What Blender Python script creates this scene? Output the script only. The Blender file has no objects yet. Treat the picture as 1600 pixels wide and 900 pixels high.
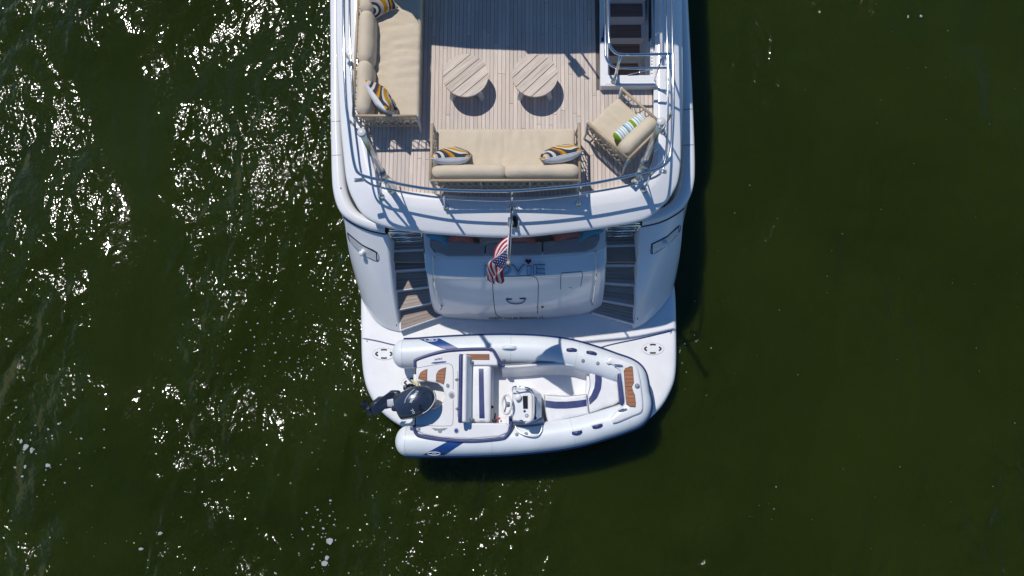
import bpy, math, random
from math import radians as R, sin, cos, pi, sqrt, atan2
from mathutils import Vector, Matrix, noise
from mathutils.bvhtree import BVHTree
random.seed(7)
scene = bpy.context.scene
COL = scene.collection

# ------------------------------------------------------------------ camera, sky, sun, exposure
CAM_H = 16.0
FPX = 1200.0                       # focal length in pixels of the 1600 px wide photograph
TILT = math.atan(200 / FPX)        # drone gimbal tilted a little towards the bow
ROLL = math.atan(22 / FPX)
CAM_M = Matrix.Rotation(TILT, 3, 'X') @ Matrix.Rotation(ROLL, 3, 'Y')
cam_d = bpy.data.cameras.new('drone_camera')
cam_d.sensor_width = 36.0
cam_d.lens = 36.0 * FPX / 1600
cam_d.clip_start = 0.1
cam_d.clip_end = 2000
cam = bpy.data.objects.new('drone_camera', cam_d)
COL.objects.link(cam)
cam.matrix_world = Matrix.Translation((0, 0, CAM_H)) @ CAM_M.to_4x4()
scene.camera = cam

SHX, SHY = 0.31, -0.505             # metres a shadow moves per metre of height
SUN = Vector((-SHX, -SHY, 1)).normalized()
world = bpy.data.worlds.new('World')
scene.world = world
world.use_nodes = True
wn = world.node_tree
sky = wn.nodes.new('ShaderNodeTexSky')
sky.sky_type = 'NISHITA'
sky.sun_disc = False
sky.sun_elevation = math.asin(SUN.z)
sky.sun_rotation = atan2(SUN.x, SUN.y)
sky.air_density = 1.0
sky.dust_density = 0.0
sky.ozone_density = 3.0
bg = wn.nodes['Background']
bg.inputs['Strength'].default_value = 0.086
hsv = wn.nodes.new('ShaderNodeHueSaturation')
hsv.inputs['Saturation'].default_value = 1.25
hsv.inputs['Hue'].default_value = 0.503
wn.links.new(sky.outputs['Color'], hsv.inputs['Color'])
wn.links.new(hsv.outputs['Color'], bg.inputs['Color'])
sun_d = bpy.data.lights.new('sun', 'SUN')
sun_d.energy = 3.3
sun_d.angle = R(0.53)
sun_d.color = (1.0, 0.955, 0.89)
sun_o = bpy.data.objects.new('sun', sun_d)
COL.objects.link(sun_o)
sun_o.rotation_euler = SUN.to_track_quat('Z', 'Y').to_euler()
sun_o.location = SUN * 60
scene.view_settings.view_transform = 'Standard'
scene.view_settings.look = 'None'
scene.view_settings.gamma = 1
scene.view_settings.exposure = 0.06
scene.render.film_transparent = False
try:
    scene.cycles.use_denoising = True
    scene.cycles.sample_clamp_indirect = 6
    scene.cycles.max_bounces = 8
except Exception:
    pass

# ------------------------------------------------------------------ measuring
CAM_P = Vector((0, 0, CAM_H))


def ray(px, py):
    return CAM_M @ Vector(((px - 800) / FPX, -(py - 450) / FPX, -1))


def S(px, py, z):
    "the point at height z that was measured at this place of the survey photograph"
    d = ray(px, py)
    return CAM_P + d * ((z - CAM_H) / d.z)


def SL(pts, z):
    return [S(p[0], p[1], p[2] if len(p) > 2 else z) for p in pts]


# ------------------------------------------------------------------ materials
def new_mat(name):
    m = bpy.data.materials.new(name)
    m.use_nodes = True
    nt = m.node_tree
    return m, nt, nt.nodes['Principled BSDF']


def N(nt, kind, **kw):
    n = nt.nodes.new(kind)
    for k, v in kw.items():
        if k in n.inputs.keys():
            n.inputs[k].default_value = v
        else:
            setattr(n, k, v)
    return n


def mix_rgb(nt, fac, a, b, blend='MIX'):
    n = nt.nodes.new('ShaderNodeMix')
    n.data_type = 'RGBA'
    n.blend_type = blend
    for sock, val in ((n.inputs['Factor'], fac), (n.inputs['A'], a), (n.inputs['B'], b)):
        pass
    def put(idx, val):
        s = n.inputs[idx]
        if hasattr(val, 'is_linked') or isinstance(val, bpy.types.NodeSocket):
            nt.links.new(val, s)
        elif isinstance(val, (int, float)):
            s.default_value = val
        else:
            s.default_value = (*val, 1) if len(val) == 3 else val
    put(0, fac)
    put(6, a)
    put(7, b)
    return n.outputs[2]


def math_n(nt, op, a, b=None, c=None):
    n = nt.nodes.new('ShaderNodeMath')
    n.operation = op
    for i, v in enumerate((a, b, c)):
        if v is None:
            continue
        if isinstance(v, (int, float)):
            n.inputs[i].default_value = v
        else:
            nt.links.new(v, n.inputs[i])
    return n.outputs[0]


def ramp(nt, fac, stops, interp='LINEAR'):
    n = nt.nodes.new('ShaderNodeValToRGB')
    cr = n.color_ramp
    cr.interpolation = interp
    while len(cr.elements) < len(stops):
        cr.elements.new(0.5)
    for e, (p, c) in zip(cr.elements, stops):
        e.position = p
        e.color = (*c, 1) if len(c) == 3 else c
    nt.links.new(fac, n.inputs[0])
    return n.outputs['Color']


def coords(nt, scale=(1, 1, 1), rot=(0, 0, 0), kind='Object'):
    tc = nt.nodes.new('ShaderNodeTexCoord')
    mp = nt.nodes.new('ShaderNodeMapping')
    mp.inputs['Scale'].default_value = scale
    mp.inputs['Rotation'].default_value = rot
    nt.links.new(tc.outputs[kind], mp.inputs['Vector'])
    return mp.outputs['Vector']


def noise_t(nt, vec, scale, detail=3, rough=0.55, dist=0.0):
    n = nt.nodes.new('ShaderNodeTexNoise')
    n.inputs['Scale'].default_value = scale
    n.inputs['Detail'].default_value = detail
    n.inputs['Roughness'].default_value = rough
    n.inputs['Distortion'].default_value = dist
    if vec is not None:
        nt.links.new(vec, n.inputs['Vector'])
    return n.outputs['Fac']


def bump(nt, height, strength, dist=0.01, normal=None):
    b = nt.nodes.new('ShaderNodeBump')
    b.inputs['Strength'].default_value = strength
    b.inputs['Distance'].default_value = dist
    nt.links.new(height, b.inputs['Height'])
    if normal is not None:
        nt.links.new(normal, b.inputs['Normal'])
    return b.outputs['Normal']


def simple(name, col, rough=0.5, metal=0.0, var=0.08, vscale=6.0, coat=0.0, bstr=0.0, bscale=60.0, spec=0.5):
    m, nt, p = new_mat(name)
    v = coords(nt)
    f = noise_t(nt, v, vscale, 4, 0.6)
    lo = tuple(c * (1 - var) for c in col)
    hi = tuple(min(1, c * (1 + var)) for c in col)
    c = ramp(nt, f, [(0.3, lo), (0.7, hi)])
    nt.links.new(c, p.inputs['Base Color'])
    p.inputs['Metallic'].default_value = metal
    p.inputs['Specular IOR Level'].default_value = spec
    r2 = nt.nodes.new('ShaderNodeMapRange')
    r2.inputs['To Min'].default_value = rough * 0.8
    r2.inputs['To Max'].default_value = min(1, rough * 1.2)
    nt.links.new(noise_t(nt, v, vscale * 2.3, 3), r2.inputs['Value'])
    nt.links.new(r2.outputs[0], p.inputs['Roughness'])
    p.inputs['Coat Weight'].default_value = coat
    p.inputs['Coat Roughness'].default_value = 0.06
    if bstr:
        nt.links.new(bump(nt, noise_t(nt, v, bscale, 2), bstr, 0.004), p.inputs['Normal'])
    return m


def wood(name, base, var=0.16, along='Y', rough=0.7, per_obj=0.16, spec=0.25):
    m, nt, p = new_mat(name)
    sc = {'Y': (16, 0.9, 16), 'X': (0.9, 16, 16)}[along]
    v = coords(nt, sc)
    oi = nt.nodes.new('ShaderNodeObjectInfo')
    off = nt.nodes.new('ShaderNodeVectorMath')
    off.operation = 'ADD'
    nt.links.new(v, off.inputs[0])
    cmb = nt.nodes.new('ShaderNodeCombineXYZ')
    nt.links.new(math_n(nt, 'MULTIPLY', oi.outputs['Random'], 37.0), cmb.inputs[2])
    nt.links.new(cmb.outputs[0], off.inputs[1])
    g = noise_t(nt, off.outputs[0], 3.0, 5, 0.65, 0.6)
    lo = tuple(c * (1 - var) for c in base)
    hi = tuple(min(1, c * (1 + var)) for c in base)
    c = ramp(nt, g, [(0.25, lo), (0.75, hi)])
    k = math_n(nt, 'MULTIPLY_ADD', oi.outputs['Random'], 2 * per_obj, 1 - per_obj)
    vv = coords(nt, (1.1, 0.7, 1))
    k2 = math_n(nt, 'MULTIPLY_ADD', noise_t(nt, vv, 1.3, 3), 0.3, 0.85)
    kk = math_n(nt, 'MULTIPLY', k, k2)
    gr = nt.nodes.new('ShaderNodeCombineColor')
    for i in range(3):
        nt.links.new(kk, gr.inputs[i])
    out = mix_rgb(nt, 1.0, c, gr.outputs[0], 'MULTIPLY')
    nt.links.new(out, p.inputs['Base Color'])
    p.inputs['Roughness'].default_value = rough
    p.inputs['Specular IOR Level'].default_value = spec
    nt.links.new(bump(nt, g, 0.25, 0.002), p.inputs['Normal'])
    return m


def fabric(name, col, var=0.07, weave=420):
    m, nt, p = new_mat(name)
    v = coords(nt)
    a = noise_t(nt, v, 5.0, 4, 0.6)
    w = noise_t(nt, v, weave, 1, 0.5)
    f = math_n(nt, 'MULTIPLY_ADD', w, 0.5, math_n(nt, 'MULTIPLY', a, 0.6))
    lo = tuple(c * (1 - var) for c in col)
    hi = tuple(min(1, c * (1 + var)) for c in col)
    nt.links.new(ramp(nt, f, [(0.3, lo), (0.75, hi)]), p.inputs['Base Color'])
    p.inputs['Roughness'].default_value = 0.9
    p.inputs['Specular IOR Level'].default_value = 0.15
    p.inputs['Sheen Weight'].default_value = 0.1
    h = noise_t(nt, coords(nt, (1, 1, 1)), 9.0, 5, 0.6, 0.4)
    nt.links.new(bump(nt, h, 0.35, 0.02), p.inputs['Normal'])
    return m


M = {}
M['gelcoat'] = simple('white_gelcoat', (0.79, 0.79, 0.80), 0.16, var=0.03, vscale=1.4, coat=0.4)
M['gelcoat_matt'] = simple('textured_gelcoat', (0.77, 0.77, 0.775), 0.5, var=0.05, vscale=2.2, bstr=0.15, bscale=160)
M['hypalon'] = simple('white_hypalon', (0.72, 0.755, 0.775), 0.42, var=0.05, vscale=2.0, bstr=0.12, bscale=14)
M['liner'] = simple('tender_white_fibreglass', (0.77, 0.77, 0.775), 0.3, var=0.04, vscale=3.0, coat=0.25)
M['vinyl_white'] = simple('white_vinyl', (0.77, 0.77, 0.775), 0.45, var=0.05, vscale=7, bstr=0.2, bscale=18)
M['vinyl_navy'] = simple('navy_vinyl', (0.035, 0.05, 0.16), 0.4, var=0.2, vscale=9, bstr=0.2, bscale=22)
M['navy'] = simple('navy_hypalon', (0.012, 0.055, 0.22), 0.4, var=0.15, vscale=5)
M['navy_rub'] = simple('navy_rubber_strake', (0.01, 0.03, 0.14), 0.35, var=0.15)
M['steel'] = simple('polished_stainless', (0.66, 0.68, 0.71), 0.05, 1.0, var=0.04, vscale=8)
M['steel_soft'] = simple('satin_stainless', (0.78, 0.79, 0.80), 0.36, 1.0, var=0.06, vscale=12)
M['plate'] = simple('brushed_plate', (0.70, 0.71, 0.73), 0.5, 0.4, var=0.08, vscale=20)
M['black'] = simple('black_rubber', (0.012, 0.012, 0.016), 0.5, var=0.2)
M['seam'] = simple('dark_seam', (0.02, 0.022, 0.035), 0.6, var=0.2)
M['caulk'] = simple('deck_caulking', (0.12, 0.105, 0.095), 0.8, var=0.2)
M['grey'] = simple('grey_plastic', (0.22, 0.24, 0.27), 0.5, var=0.15)
M['light_grey'] = simple('light_grey_paint', (0.5, 0.52, 0.55), 0.45, var=0.08)
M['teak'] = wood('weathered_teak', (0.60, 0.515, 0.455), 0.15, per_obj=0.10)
M['teak_table'] = wood('table_teak', (0.58, 0.49, 0.41), 0.36, 'X', per_obj=0.08)
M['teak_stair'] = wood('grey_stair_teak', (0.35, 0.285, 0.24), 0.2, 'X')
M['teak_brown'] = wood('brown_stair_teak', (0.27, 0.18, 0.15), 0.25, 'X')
M['teak_pad'] = wood('orange_teak_pad', (0.36, 0.15, 0.075), 0.12, 'Y', 0.6, 0.10)
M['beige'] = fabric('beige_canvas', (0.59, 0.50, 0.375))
M['tan_tube'] = simple('tan_powder_coat', (0.43, 0.33, 0.22), 0.45, var=0.06)
M['rope'] = simple('taupe_rope', (0.56, 0.50, 0.42), 0.85, var=0.2, vscale=40)
M['leg_white'] = simple('pale_grey_metal', (0.58, 0.58, 0.57), 0.4, var=0.05)
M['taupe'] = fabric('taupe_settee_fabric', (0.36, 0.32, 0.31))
M['coral'] = fabric('coral_fabric', (0.62, 0.20, 0.16), 0.4, 60)
M['teal'] = fabric('blue_fabric', (0.14, 0.40, 0.52), 0.25, 120)
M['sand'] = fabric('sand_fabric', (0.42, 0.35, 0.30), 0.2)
M['white_cloth'] = fabric('white_cloth', (0.74, 0.74, 0.74))
M['heart'] = simple('dark_red_enamel', (0.16, 0.006, 0.012), 0.2, var=0.1)
M['engine'] = simple('blue_grey_engine_paint', (0.036, 0.053, 0.088), 0.27, 0.3, var=0.12, vscale=3, coat=0.25)
M['engine_dark'] = simple('dark_engine_paint', (0.03, 0.04, 0.065), 0.35, 0.3, var=0.2, vscale=6)
M['decal'] = simple('silver_decal', (0.62, 0.64, 0.66), 0.4, var=0.03)
M['white_paint'] = simple('white_print', (0.8, 0.8, 0.8), 0.5, var=0.02)
M['glass'] = simple('dark_display_glass', (0.02, 0.018, 0.025), 0.08, var=0.1)
M['yellow'] = simple('pale_yellow_hose', (0.55, 0.52, 0.22), 0.5)
M['red'] = simple('red_lanyard', (0.5, 0.02, 0.03), 0.5)


def pillow_pattern():
    m, nt, p = new_mat('swirl_pillow_print')
    tc = nt.nodes.new('ShaderNodeTexCoord')
    oi = nt.nodes.new('ShaderNodeObjectInfo')
    mp = nt.nodes.new('ShaderNodeMapping')
    mp.inputs['Location'].default_value = (0.16, 0.10, 0)
    nt.links.new(tc.outputs['Object'], mp.inputs['Vector'])
    w = nt.nodes.new('ShaderNodeTexWave')
    w.wave_type = 'RINGS'
    w.rings_direction = 'Z'
    w.wave_profile = 'SAW'
    w.inputs['Scale'].default_value = 0.95
    w.inputs['Distortion'].default_value = 2.2
    w.inputs['Detail'].default_value = 1.0
    w.inputs['Detail Scale'].default_value = 0.9
    nt.links.new(mp.outputs[0], w.inputs['Vector'])
    charcoal = (0.045, 0.05, 0.065)
    pale = (0.58, 0.56, 0.50)
    mustard = (0.52, 0.26, 0.02)
    blush = (0.50, 0.40, 0.36)
    rust = (0.33, 0.11, 0.03)
    c = ramp(nt, w.outputs['Fac'], [(0, charcoal), (0.13, pale), (0.24, charcoal), (0.36, blush), (0.46, pale),
                                    (0.52, mustard), (0.72, pale), (0.80, charcoal), (0.88, mustard), (0.95, rust)], 'CONSTANT')
    nt.links.new(c, p.inputs['Base Color'])
    p.inputs['Roughness'].default_value = 0.9
    p.inputs['Specular IOR Level'].default_value = 0.1
    nt.links.new(bump(nt, noise_t(nt, tc.outputs['Object'], 10, 4), 0.4, 0.02), p.inputs['Normal'])
    return m


M['swirl'] = pillow_pattern()


def stripe_pattern():
    m, nt, p = new_mat('striped_bolster_print')
    tc = nt.nodes.new('ShaderNodeTexCoord')
    sp = nt.nodes.new('ShaderNodeSeparateXYZ')
    nt.links.new(tc.outputs['Object'], sp.inputs[0])
    t = math_n(nt, 'MULTIPLY_ADD', sp.outputs[0], 1 / 0.64, 0.5)
    W, B, G, L, T = (0.72, 0.74, 0.72), (0.08, 0.26, 0.36), (0.18, 0.30, 0.015), (0.30, 0.48, 0.55), (0.42, 0.36, 0.16)
    st = [(0, G), (0.10, W), (0.15, B), (0.17, W), (0.21, L), (0.25, W), (0.29, T), (0.305, W), (0.35, B), (0.385, L), (0.43, W),
          (0.48, B), (0.50, W), (0.54, G), (0.63, W), (0.69, B), (0.71, W), (0.75, L), (0.79, W), (0.82, T), (0.835, W),
          (0.88, B), (0.90, W), (0.94, L), (0.97, W)]
    nt.links.new(ramp(nt, t, st, 'CONSTANT'), p.inputs['Base Color'])
    p.inputs['Roughness'].default_value = 0.9
    nt.links.new(bump(nt, noise_t(nt, tc.outputs['Object'], 12, 4), 0.3, 0.02), p.inputs['Normal'])
    return m


M['stripes'] = stripe_pattern()


def flag_pattern():
    m, nt, p = new_mat('flag_print')
    uv = nt.nodes.new('ShaderNodeUVMap')
    uv.uv_map = 'UVMap'
    sp = nt.nodes.new('ShaderNodeSeparateXYZ')
    nt.links.new(uv.outputs[0], sp.inputs[0])
    u, v = sp.outputs[0], sp.outputs[1]
    red, white, blue = (0.50, 0.008, 0.03), (0.78, 0.77, 0.77), (0.008, 0.016, 0.11)
    k = math_n(nt, 'MODULO', math_n(nt, 'FLOOR', math_n(nt, 'MULTIPLY', v, 12.999)), 2.0)
    stripes = mix_rgb(nt, k, red, white)
    # stars: two offset lattices of dots on the blue field
    def dots(ou, ov):
        a = math_n(nt, 'SUBTRACT', math_n(nt, 'FRACT', math_n(nt, 'ADD', math_n(nt, 'MULTIPLY', u, 6 / 0.40), ou)), 0.5)
        b = math_n(nt, 'SUBTRACT', math_n(nt, 'FRACT', math_n(nt, 'ADD', math_n(nt, 'MULTIPLY', v, 4.5 / 0.538), ov)), 0.5)
        d = math_n(nt, 'ADD', math_n(nt, 'MULTIPLY', a, a), math_n(nt, 'MULTIPLY', b, b))
        return math_n(nt, 'LESS_THAN', d, 0.013)
    st = math_n(nt, 'MAXIMUM', dots(0, 0), dots(0.5, 0.5))
    canton = mix_rgb(nt, st, blue, white)
    inside = math_n(nt, 'MULTIPLY', math_n(nt, 'LESS_THAN', u, 0.40), math_n(nt, 'GREATER_THAN', v, 0.4615))
    body = mix_rgb(nt, inside, stripes, canton)
    hem = math_n(nt, 'LESS_THAN', u, 0.025)
    c = mix_rgb(nt, hem, body, white)
    nt.links.new(c, p.inputs['Base Color'])
    p.inputs['Roughness'].default_value = 0.8
    tr = nt.nodes.new('ShaderNodeBsdfTranslucent')
    nt.links.new(c, tr.inputs['Color'])
    mx = nt.nodes.new('ShaderNodeMixShader')
    mx.inputs[0].default_value = 0.15
    nt.links.new(p.outputs[0], mx.inputs[1])
    nt.links.new(tr.outputs[0], mx.inputs[2])
    nt.links.new(mx.outputs[0], nt.nodes['Material Output'].inputs['Surface'])
    return m


M['flag'] = flag_pattern()


def water_mat():
    m, nt, p = new_mat('harbour_water')
    geo = nt.nodes.new('ShaderNodeNewGeometry')
    pos = geo.outputs['Position']
    def mapped(scale, rot=0.0):
        mp = nt.nodes.new('ShaderNodeMapping')
        mp.inputs['Scale'].default_value = scale
        mp.inputs['Rotation'].default_value = (0, 0, rot)
        nt.links.new(pos, mp.inputs['Vector'])
        return mp.outputs[0]
    c = ramp(nt, noise_t(nt, mapped((1, 1, 1)), 0.22, 4, 0.6, 0.6),
             [(0.3, (0.0145, 0.0225, 0.0012)), (0.7, (0.0205, 0.0315, 0.0024))])
    nt.links.new(c, p.inputs['Base Color'])
    p.inputs['IOR'].default_value = 1.33
    p.inputs['Specular IOR Level'].default_value = 0.34
    p.inputs['Subsurface Weight'].default_value = 1.0      # silty water: light spreads before it comes back
    p.inputs['Subsurface Radius'].default_value = (1.0, 1.0, 0.7)
    p.inputs['Subsurface Scale'].default_value = 1.8
    p.inputs['Roughness'].default_value = 0.08
    # breeze patches decide how lively the ripples are
    sp = nt.nodes.new('ShaderNodeSeparateXYZ')
    nt.links.new(pos, sp.inputs[0])
    gust = nt.nodes.new('ShaderNodeMapRange')
    gust.inputs['From Min'].default_value = 0.40
    gust.inputs['From Max'].default_value = 0.60
    gust.inputs['To Min'].default_value = 0.5
    gust.inputs['To Max'].default_value = 1.0
    nt.links.new(noise_t(nt, mapped((1.0, 0.6, 1.0), 0.35), 0.36, 2, 0.5, 0.5), gust.inputs['Value'])
    lee = nt.nodes.new('ShaderNodeMapRange')          # the yacht shelters the water to its right
    lee.interpolation_type = 'SMOOTHSTEP'
    lee.inputs['From Min'].default_value = -3.0
    lee.inputs['From Max'].default_value = 2.0
    lee.inputs['To Min'].default_value = 1.0
    lee.inputs['To Max'].default_value = 0.45
    nt.links.new(sp.outputs[0], lee.inputs['Value'])
    chop = nt.nodes.new('ShaderNodeMapRange')         # livelier water out past the stern
    chop.inputs['From Min'].default_value = 5.0
    chop.inputs['From Max'].default_value = -3.0
    chop.inputs['To Min'].default_value = 0.95
    chop.inputs['To Max'].default_value = 1.65
    nt.links.new(sp.outputs[1], chop.inputs['Value'])
    # a slick: a lane of smoother water left by passing boats
    wob = math_n(nt, 'MULTIPLY_ADD', noise_t(nt, mapped((0.0, 1.0, 1.0)), 0.28, 2), 2.4, -1.2)
    ln = math_n(nt, 'ABSOLUTE', math_n(nt, 'SUBTRACT', math_n(nt, 'ADD', sp.outputs[0], wob), -8.5))
    slick = nt.nodes.new('ShaderNodeMapRange')
    slick.interpolation_type = 'SMOOTHSTEP'
    slick.inputs['From Min'].default_value = 0.55
    slick.inputs['From Max'].default_value = 1.35
    slick.inputs['To Min'].default_value = 0.42
    slick.inputs['To Max'].default_value = 1.0
    nt.links.new(ln, slick.inputs['Value'])
    amp = math_n(nt, 'MULTIPLY', chop.outputs[0], math_n(nt, 'MULTIPLY', math_n(nt, 'MULTIPLY', gust.outputs[0], slick.outputs[0]), lee.outputs[0]))
    def layer(scale, stretch, rot, amp_, dist):
        f = noise_t(nt, mapped((1.0, stretch, 1.0), rot), scale, 1, 0.5, dist)
        return math_n(nt, 'MULTIPLY', math_n(nt, 'SUBTRACT', f, 0.5), amp_)
    big = nt.nodes.new('ShaderNodeVectorMath')
    big.operation = 'ADD'
    nt.links.new(mapped((1.0, 0.7, 1.0), 0.4), big.inputs[0])
    big.inputs[1].default_value = (7.3, 22.6, 0.0)
    swell = math_n(nt, 'MULTIPLY', math_n(nt, 'SUBTRACT', noise_t(nt, big.outputs[0], 0.2, 1, 0.5, 0.5), 0.5), 1.4)
    swell = math_n(nt, 'MULTIPLY', swell, lee.outputs[0])
    hs = layer(0.85, 0.6, -0.55, 0.34, 1.0)
    for args in ((2.1, 0.55, 0.5, 0.15, 0.8), (9.0, 0.8, -0.3, 0.030, 0.3), (17.0, 0.9, 0.3, 0.011, 0.2)):
        hs = math_n(nt, 'ADD', hs, layer(*args))
    hh = math_n(nt, 'ADD', swell, math_n(nt, 'MULTIPLY', hs, amp))
    b = nt.nodes.new('ShaderNodeBump')
    b.inputs['Strength'].default_value = 1.0
    b.inputs['Distance'].default_value = 1.0
    nt.links.new(hh, b.inputs['Height'])
    nt.links.new(b.outputs['Normal'], p.inputs['Normal'])
    return m


M['water'] = water_mat()
M['foam'] = simple('foam_flecks', (0.33, 0.35, 0.33), 0.8, var=0.3, vscale=30)


# ------------------------------------------------------------------ mesh building
ORIGIN = {}


class MB:
    def __init__(s):
        s.v, s.f, s.mi, s.flat = [], [], [], []

    def add(s, verts, faces, mi=0, smooth=True, mat=None):
        b = len(s.v)
        for p in verts:
            p = Vector(p)
            s.v.append(mat @ p if mat is not None else p)
        for f in faces:
            s.f.append(tuple(b + i for i in f))
            s.mi.append(mi)
            s.flat.append(not smooth)
        return s

    def box(s, size, c=(0, 0, 0), rot=None, mi=0, mat=None):
        hx, hy, hz = (q / 2 for q in size)
        vs = [Vector((x, y, z)) for x in (-hx, hx) for y in (-hy, hy) for z in (-hz, hz)]
        if rot is not None:
            vs = [rot @ q for q in vs]
        vs = [q + Vector(c) for q in vs]
        fs = [(0, 1, 3, 2), (4, 6, 7, 5), (0, 4, 5, 1), (2, 3, 7, 6), (0, 2, 6, 4), (1, 5, 7, 3)]
        return s.add(vs, fs, mi, False, mat)

    def prism(s, poly, z0, z1, mi=0, mat=None):
        "poly: list of points (xy used), counter-clockwise or clockwise"
        n = len(poly)
        a = sum(poly[i][0] * poly[(i + 1) % n][1] - poly[(i + 1) % n][0] * poly[i][1] for i in range(n))
        if a < 0:
            poly = list(reversed(poly))
        vs = [Vector((p[0], p[1], z0)) for p in poly] + [Vector((p[0], p[1], z1)) for p in poly]
        fs = [tuple(range(n - 1, -1, -1)), tuple(range(n, 2 * n))]
        fs += [(i, (i + 1) % n, n + (i + 1) % n, n + i) for i in range(n)]
        return s.add(vs, fs, mi, False, mat)

    def loft(s, rings, closed=False, mi=0, smooth=True, caps=False, flip=False, mat=None):
        n = len(rings[0])
        vs = [p for r in rings for p in r]
        fs = []
        for j in range(len(rings) - 1):
            for i in range(n if closed else n - 1):
                k = (i + 1) % n
                q = (j * n + i, j * n + k, (j + 1) * n + k, (j + 1) * n + i)
                fs.append(q[::-1] if flip else q)
        if caps:
            fs.append(tuple(range(n)) if flip else tuple(range(n - 1, -1, -1)))
            q = tuple(range((len(rings) - 1) * n, len(rings) * n))
            fs.append(q[::-1] if flip else q)
        return s.add(vs, fs, mi, smooth, mat)

    def tube(s, path, r, seg=10, closed=False, mi=0, mat=None, flatten=1.0):
        path = [Vector(p) for p in path]
        n = len(path)
        rad = r if isinstance(r, (list, tuple)) else [r] * n
        rings = []
        up = None
        for i in range(n):
            if closed:
                t = path[(i + 1) % n] - path[i - 1]
            else:
                t = path[min(i + 1, n - 1)] - path[max(i - 1, 0)]
            if t.length < 1e-9:
                t = Vector((0, 0, 1))
            t.normalize()
            if up is None:
                a = Vector((0, 0, 1)) if abs(t.z) < 0.9 else Vector((0, 1, 0))
            else:
                a = up
            side = t.cross(a)
            if side.length < 1e-6:
                side = t.cross(Vector((1, 0, 0)))
            side.normalize()
            up = side.cross(t).normalized()
            rings.append([path[i] + side * (rad[i] * cos(2 * pi * k / seg)) + up * (rad[i] * flatten * sin(2 * pi * k / seg)) for k in range(seg)])
        if closed:
            rings.append(rings[0])
            return s.loft(rings, True, mi, mat=mat)
        return s.loft(rings, True, mi, caps=True, mat=mat)

    def rbox(s, size, r, c=(0, 0, 0), rot=None, n=6, bulge=0.0, wr=0.0, seed=0.0, mi=0, mat=None, side_bulge=0.0):
        "rounded, slightly swollen box (cushions)"
        h = [q / 2 for q in size]
        r = min(r, *h)
        ts = [-1.0, -0.93] if False else None
        def coordlist(half):
            e = (half - r)
            L = [-half, -half + r * 0.12, -half + r * 0.35, -half + r * 0.65]
            inner = [(-e + 2 * e * i / n) for i in range(n + 1)]
            return L + inner + [-q for q in reversed(L)]
        X, Y, Z = coordlist(h[0]), coordlist(h[1]), coordlist(h[2])
        idx = {}
        vs, fs = [], []
        def vert(i, j, k):
            key = (i, j, k)
            if key in idx:
                return idx[key]
            p = Vector((X[i], Y[j], Z[k]))
            q = Vector([max(-(h[a] - r), min(h[a] - r, p[a])) for a in range(3)])
            d = p - q
            if d.length > 1e-9:
                # move to the rounded surface
                d2 = Vector([d[a] / r for a in range(3)])
                m = max(abs(t) for t in d2)
                d = d.normalized() * r * m
            p = q + d
            ux, uy, uz = p.x / h[0], p.y / h[1], p.z / h[2]
            if bulge:
                p.z += bulge * uz * max(0, 1 - ux ** 4) * max(0, 1 - uy ** 4)
            if side_bulge:
                p.y += side_bulge * uy * max(0, 1 - ux ** 4) * max(0, 1 - uz * uz)
                p.x += side_bulge * ux * max(0, 1 - uy ** 4) * max(0, 1 - uz * uz)
            if wr:
                g = noise.noise(Vector((p.x * 4.0 + seed, p.y * 2.2 + seed * 1.7, p.z * 3 + 5))) + 0.5 * noise.noise(Vector((p.x * 10 + seed, p.y * 5, p.z * 6)))
                p += p.normalized() * (wr * g)
            idx[key] = len(vs)
            vs.append(p)
            return idx[key]
        nx, ny, nz = len(X) - 1, len(Y) - 1, len(Z) - 1
        for k, fl in ((0, True), (nz, False)):
            for i in range(nx):
                for j in range(ny):
                    q = (vert(i, j, k), vert(i + 1, j, k), vert(i + 1, j + 1, k), vert(i, j + 1, k))
                    fs.append(q[::-1] if fl else q)
        for j, fl in ((0, False), (ny, True)):
            for i in range(nx):
                for k in range(nz):
                    q = (vert(i, j, k), vert(i + 1, j, k), vert(i + 1, j, k + 1), vert(i, j, k + 1))
                    fs.append(q[::-1] if fl else q)
        for i, fl in ((0, True), (nx, False)):
            for j in range(ny):
                for k in range(nz):
                    q = (vert(i, j, k), vert(i, j + 1, k), vert(i, j + 1, k + 1), vert(i, j, k + 1))
                    fs.append(q[::-1] if fl else q)
        out = []
        for p in vs:
            if rot is not None:
                p = rot @ p
            out.append(p + Vector(c))
        return s.add(out, fs, mi, True, mat)

    def pillow(s, w, hgt, t, n=14, seed=0.0, mi_front=0, mi_back=0, mat=None, pinch=0.12):
        "knife-edge throw pillow in its own XY plane, front towards +Z"
        for sign, mi in ((1, mi_front), (-1, mi_back)):
            vs, fs = [], []
            for i in range(n + 1):
                for j in range(n + 1):
                    u, v = -1 + 2 * i / n, -1 + 2 * j / n
                    u, v = sin(u * pi / 2), sin(v * pi / 2)
                    x = w / 2 * u * (1 - pinch * (1 - v * v))
                    y = hgt / 2 * v * (1 - pinch * (1 - u * u))
                    th = t / 2 * ((1 - u * u) * (1 - v * v)) ** 0.42
                    g = noise.noise(Vector((x * 7 + seed, y * 7 - seed, sign * 3))) * 0.018 * (1 - u ** 6) * (1 - v ** 6)
                    vs.append((x, y, sign * (th + g * (th > 0.002))))
            for i in range(n):
                for j in range(n):
                    a = i * (n + 1) + j
                    q = (a, a + n + 1, a + n + 2, a + 1)
                    fs.append(q if sign > 0 else q[::-1])
            s.add(vs, fs, mi, True, mat)
        return s

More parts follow.
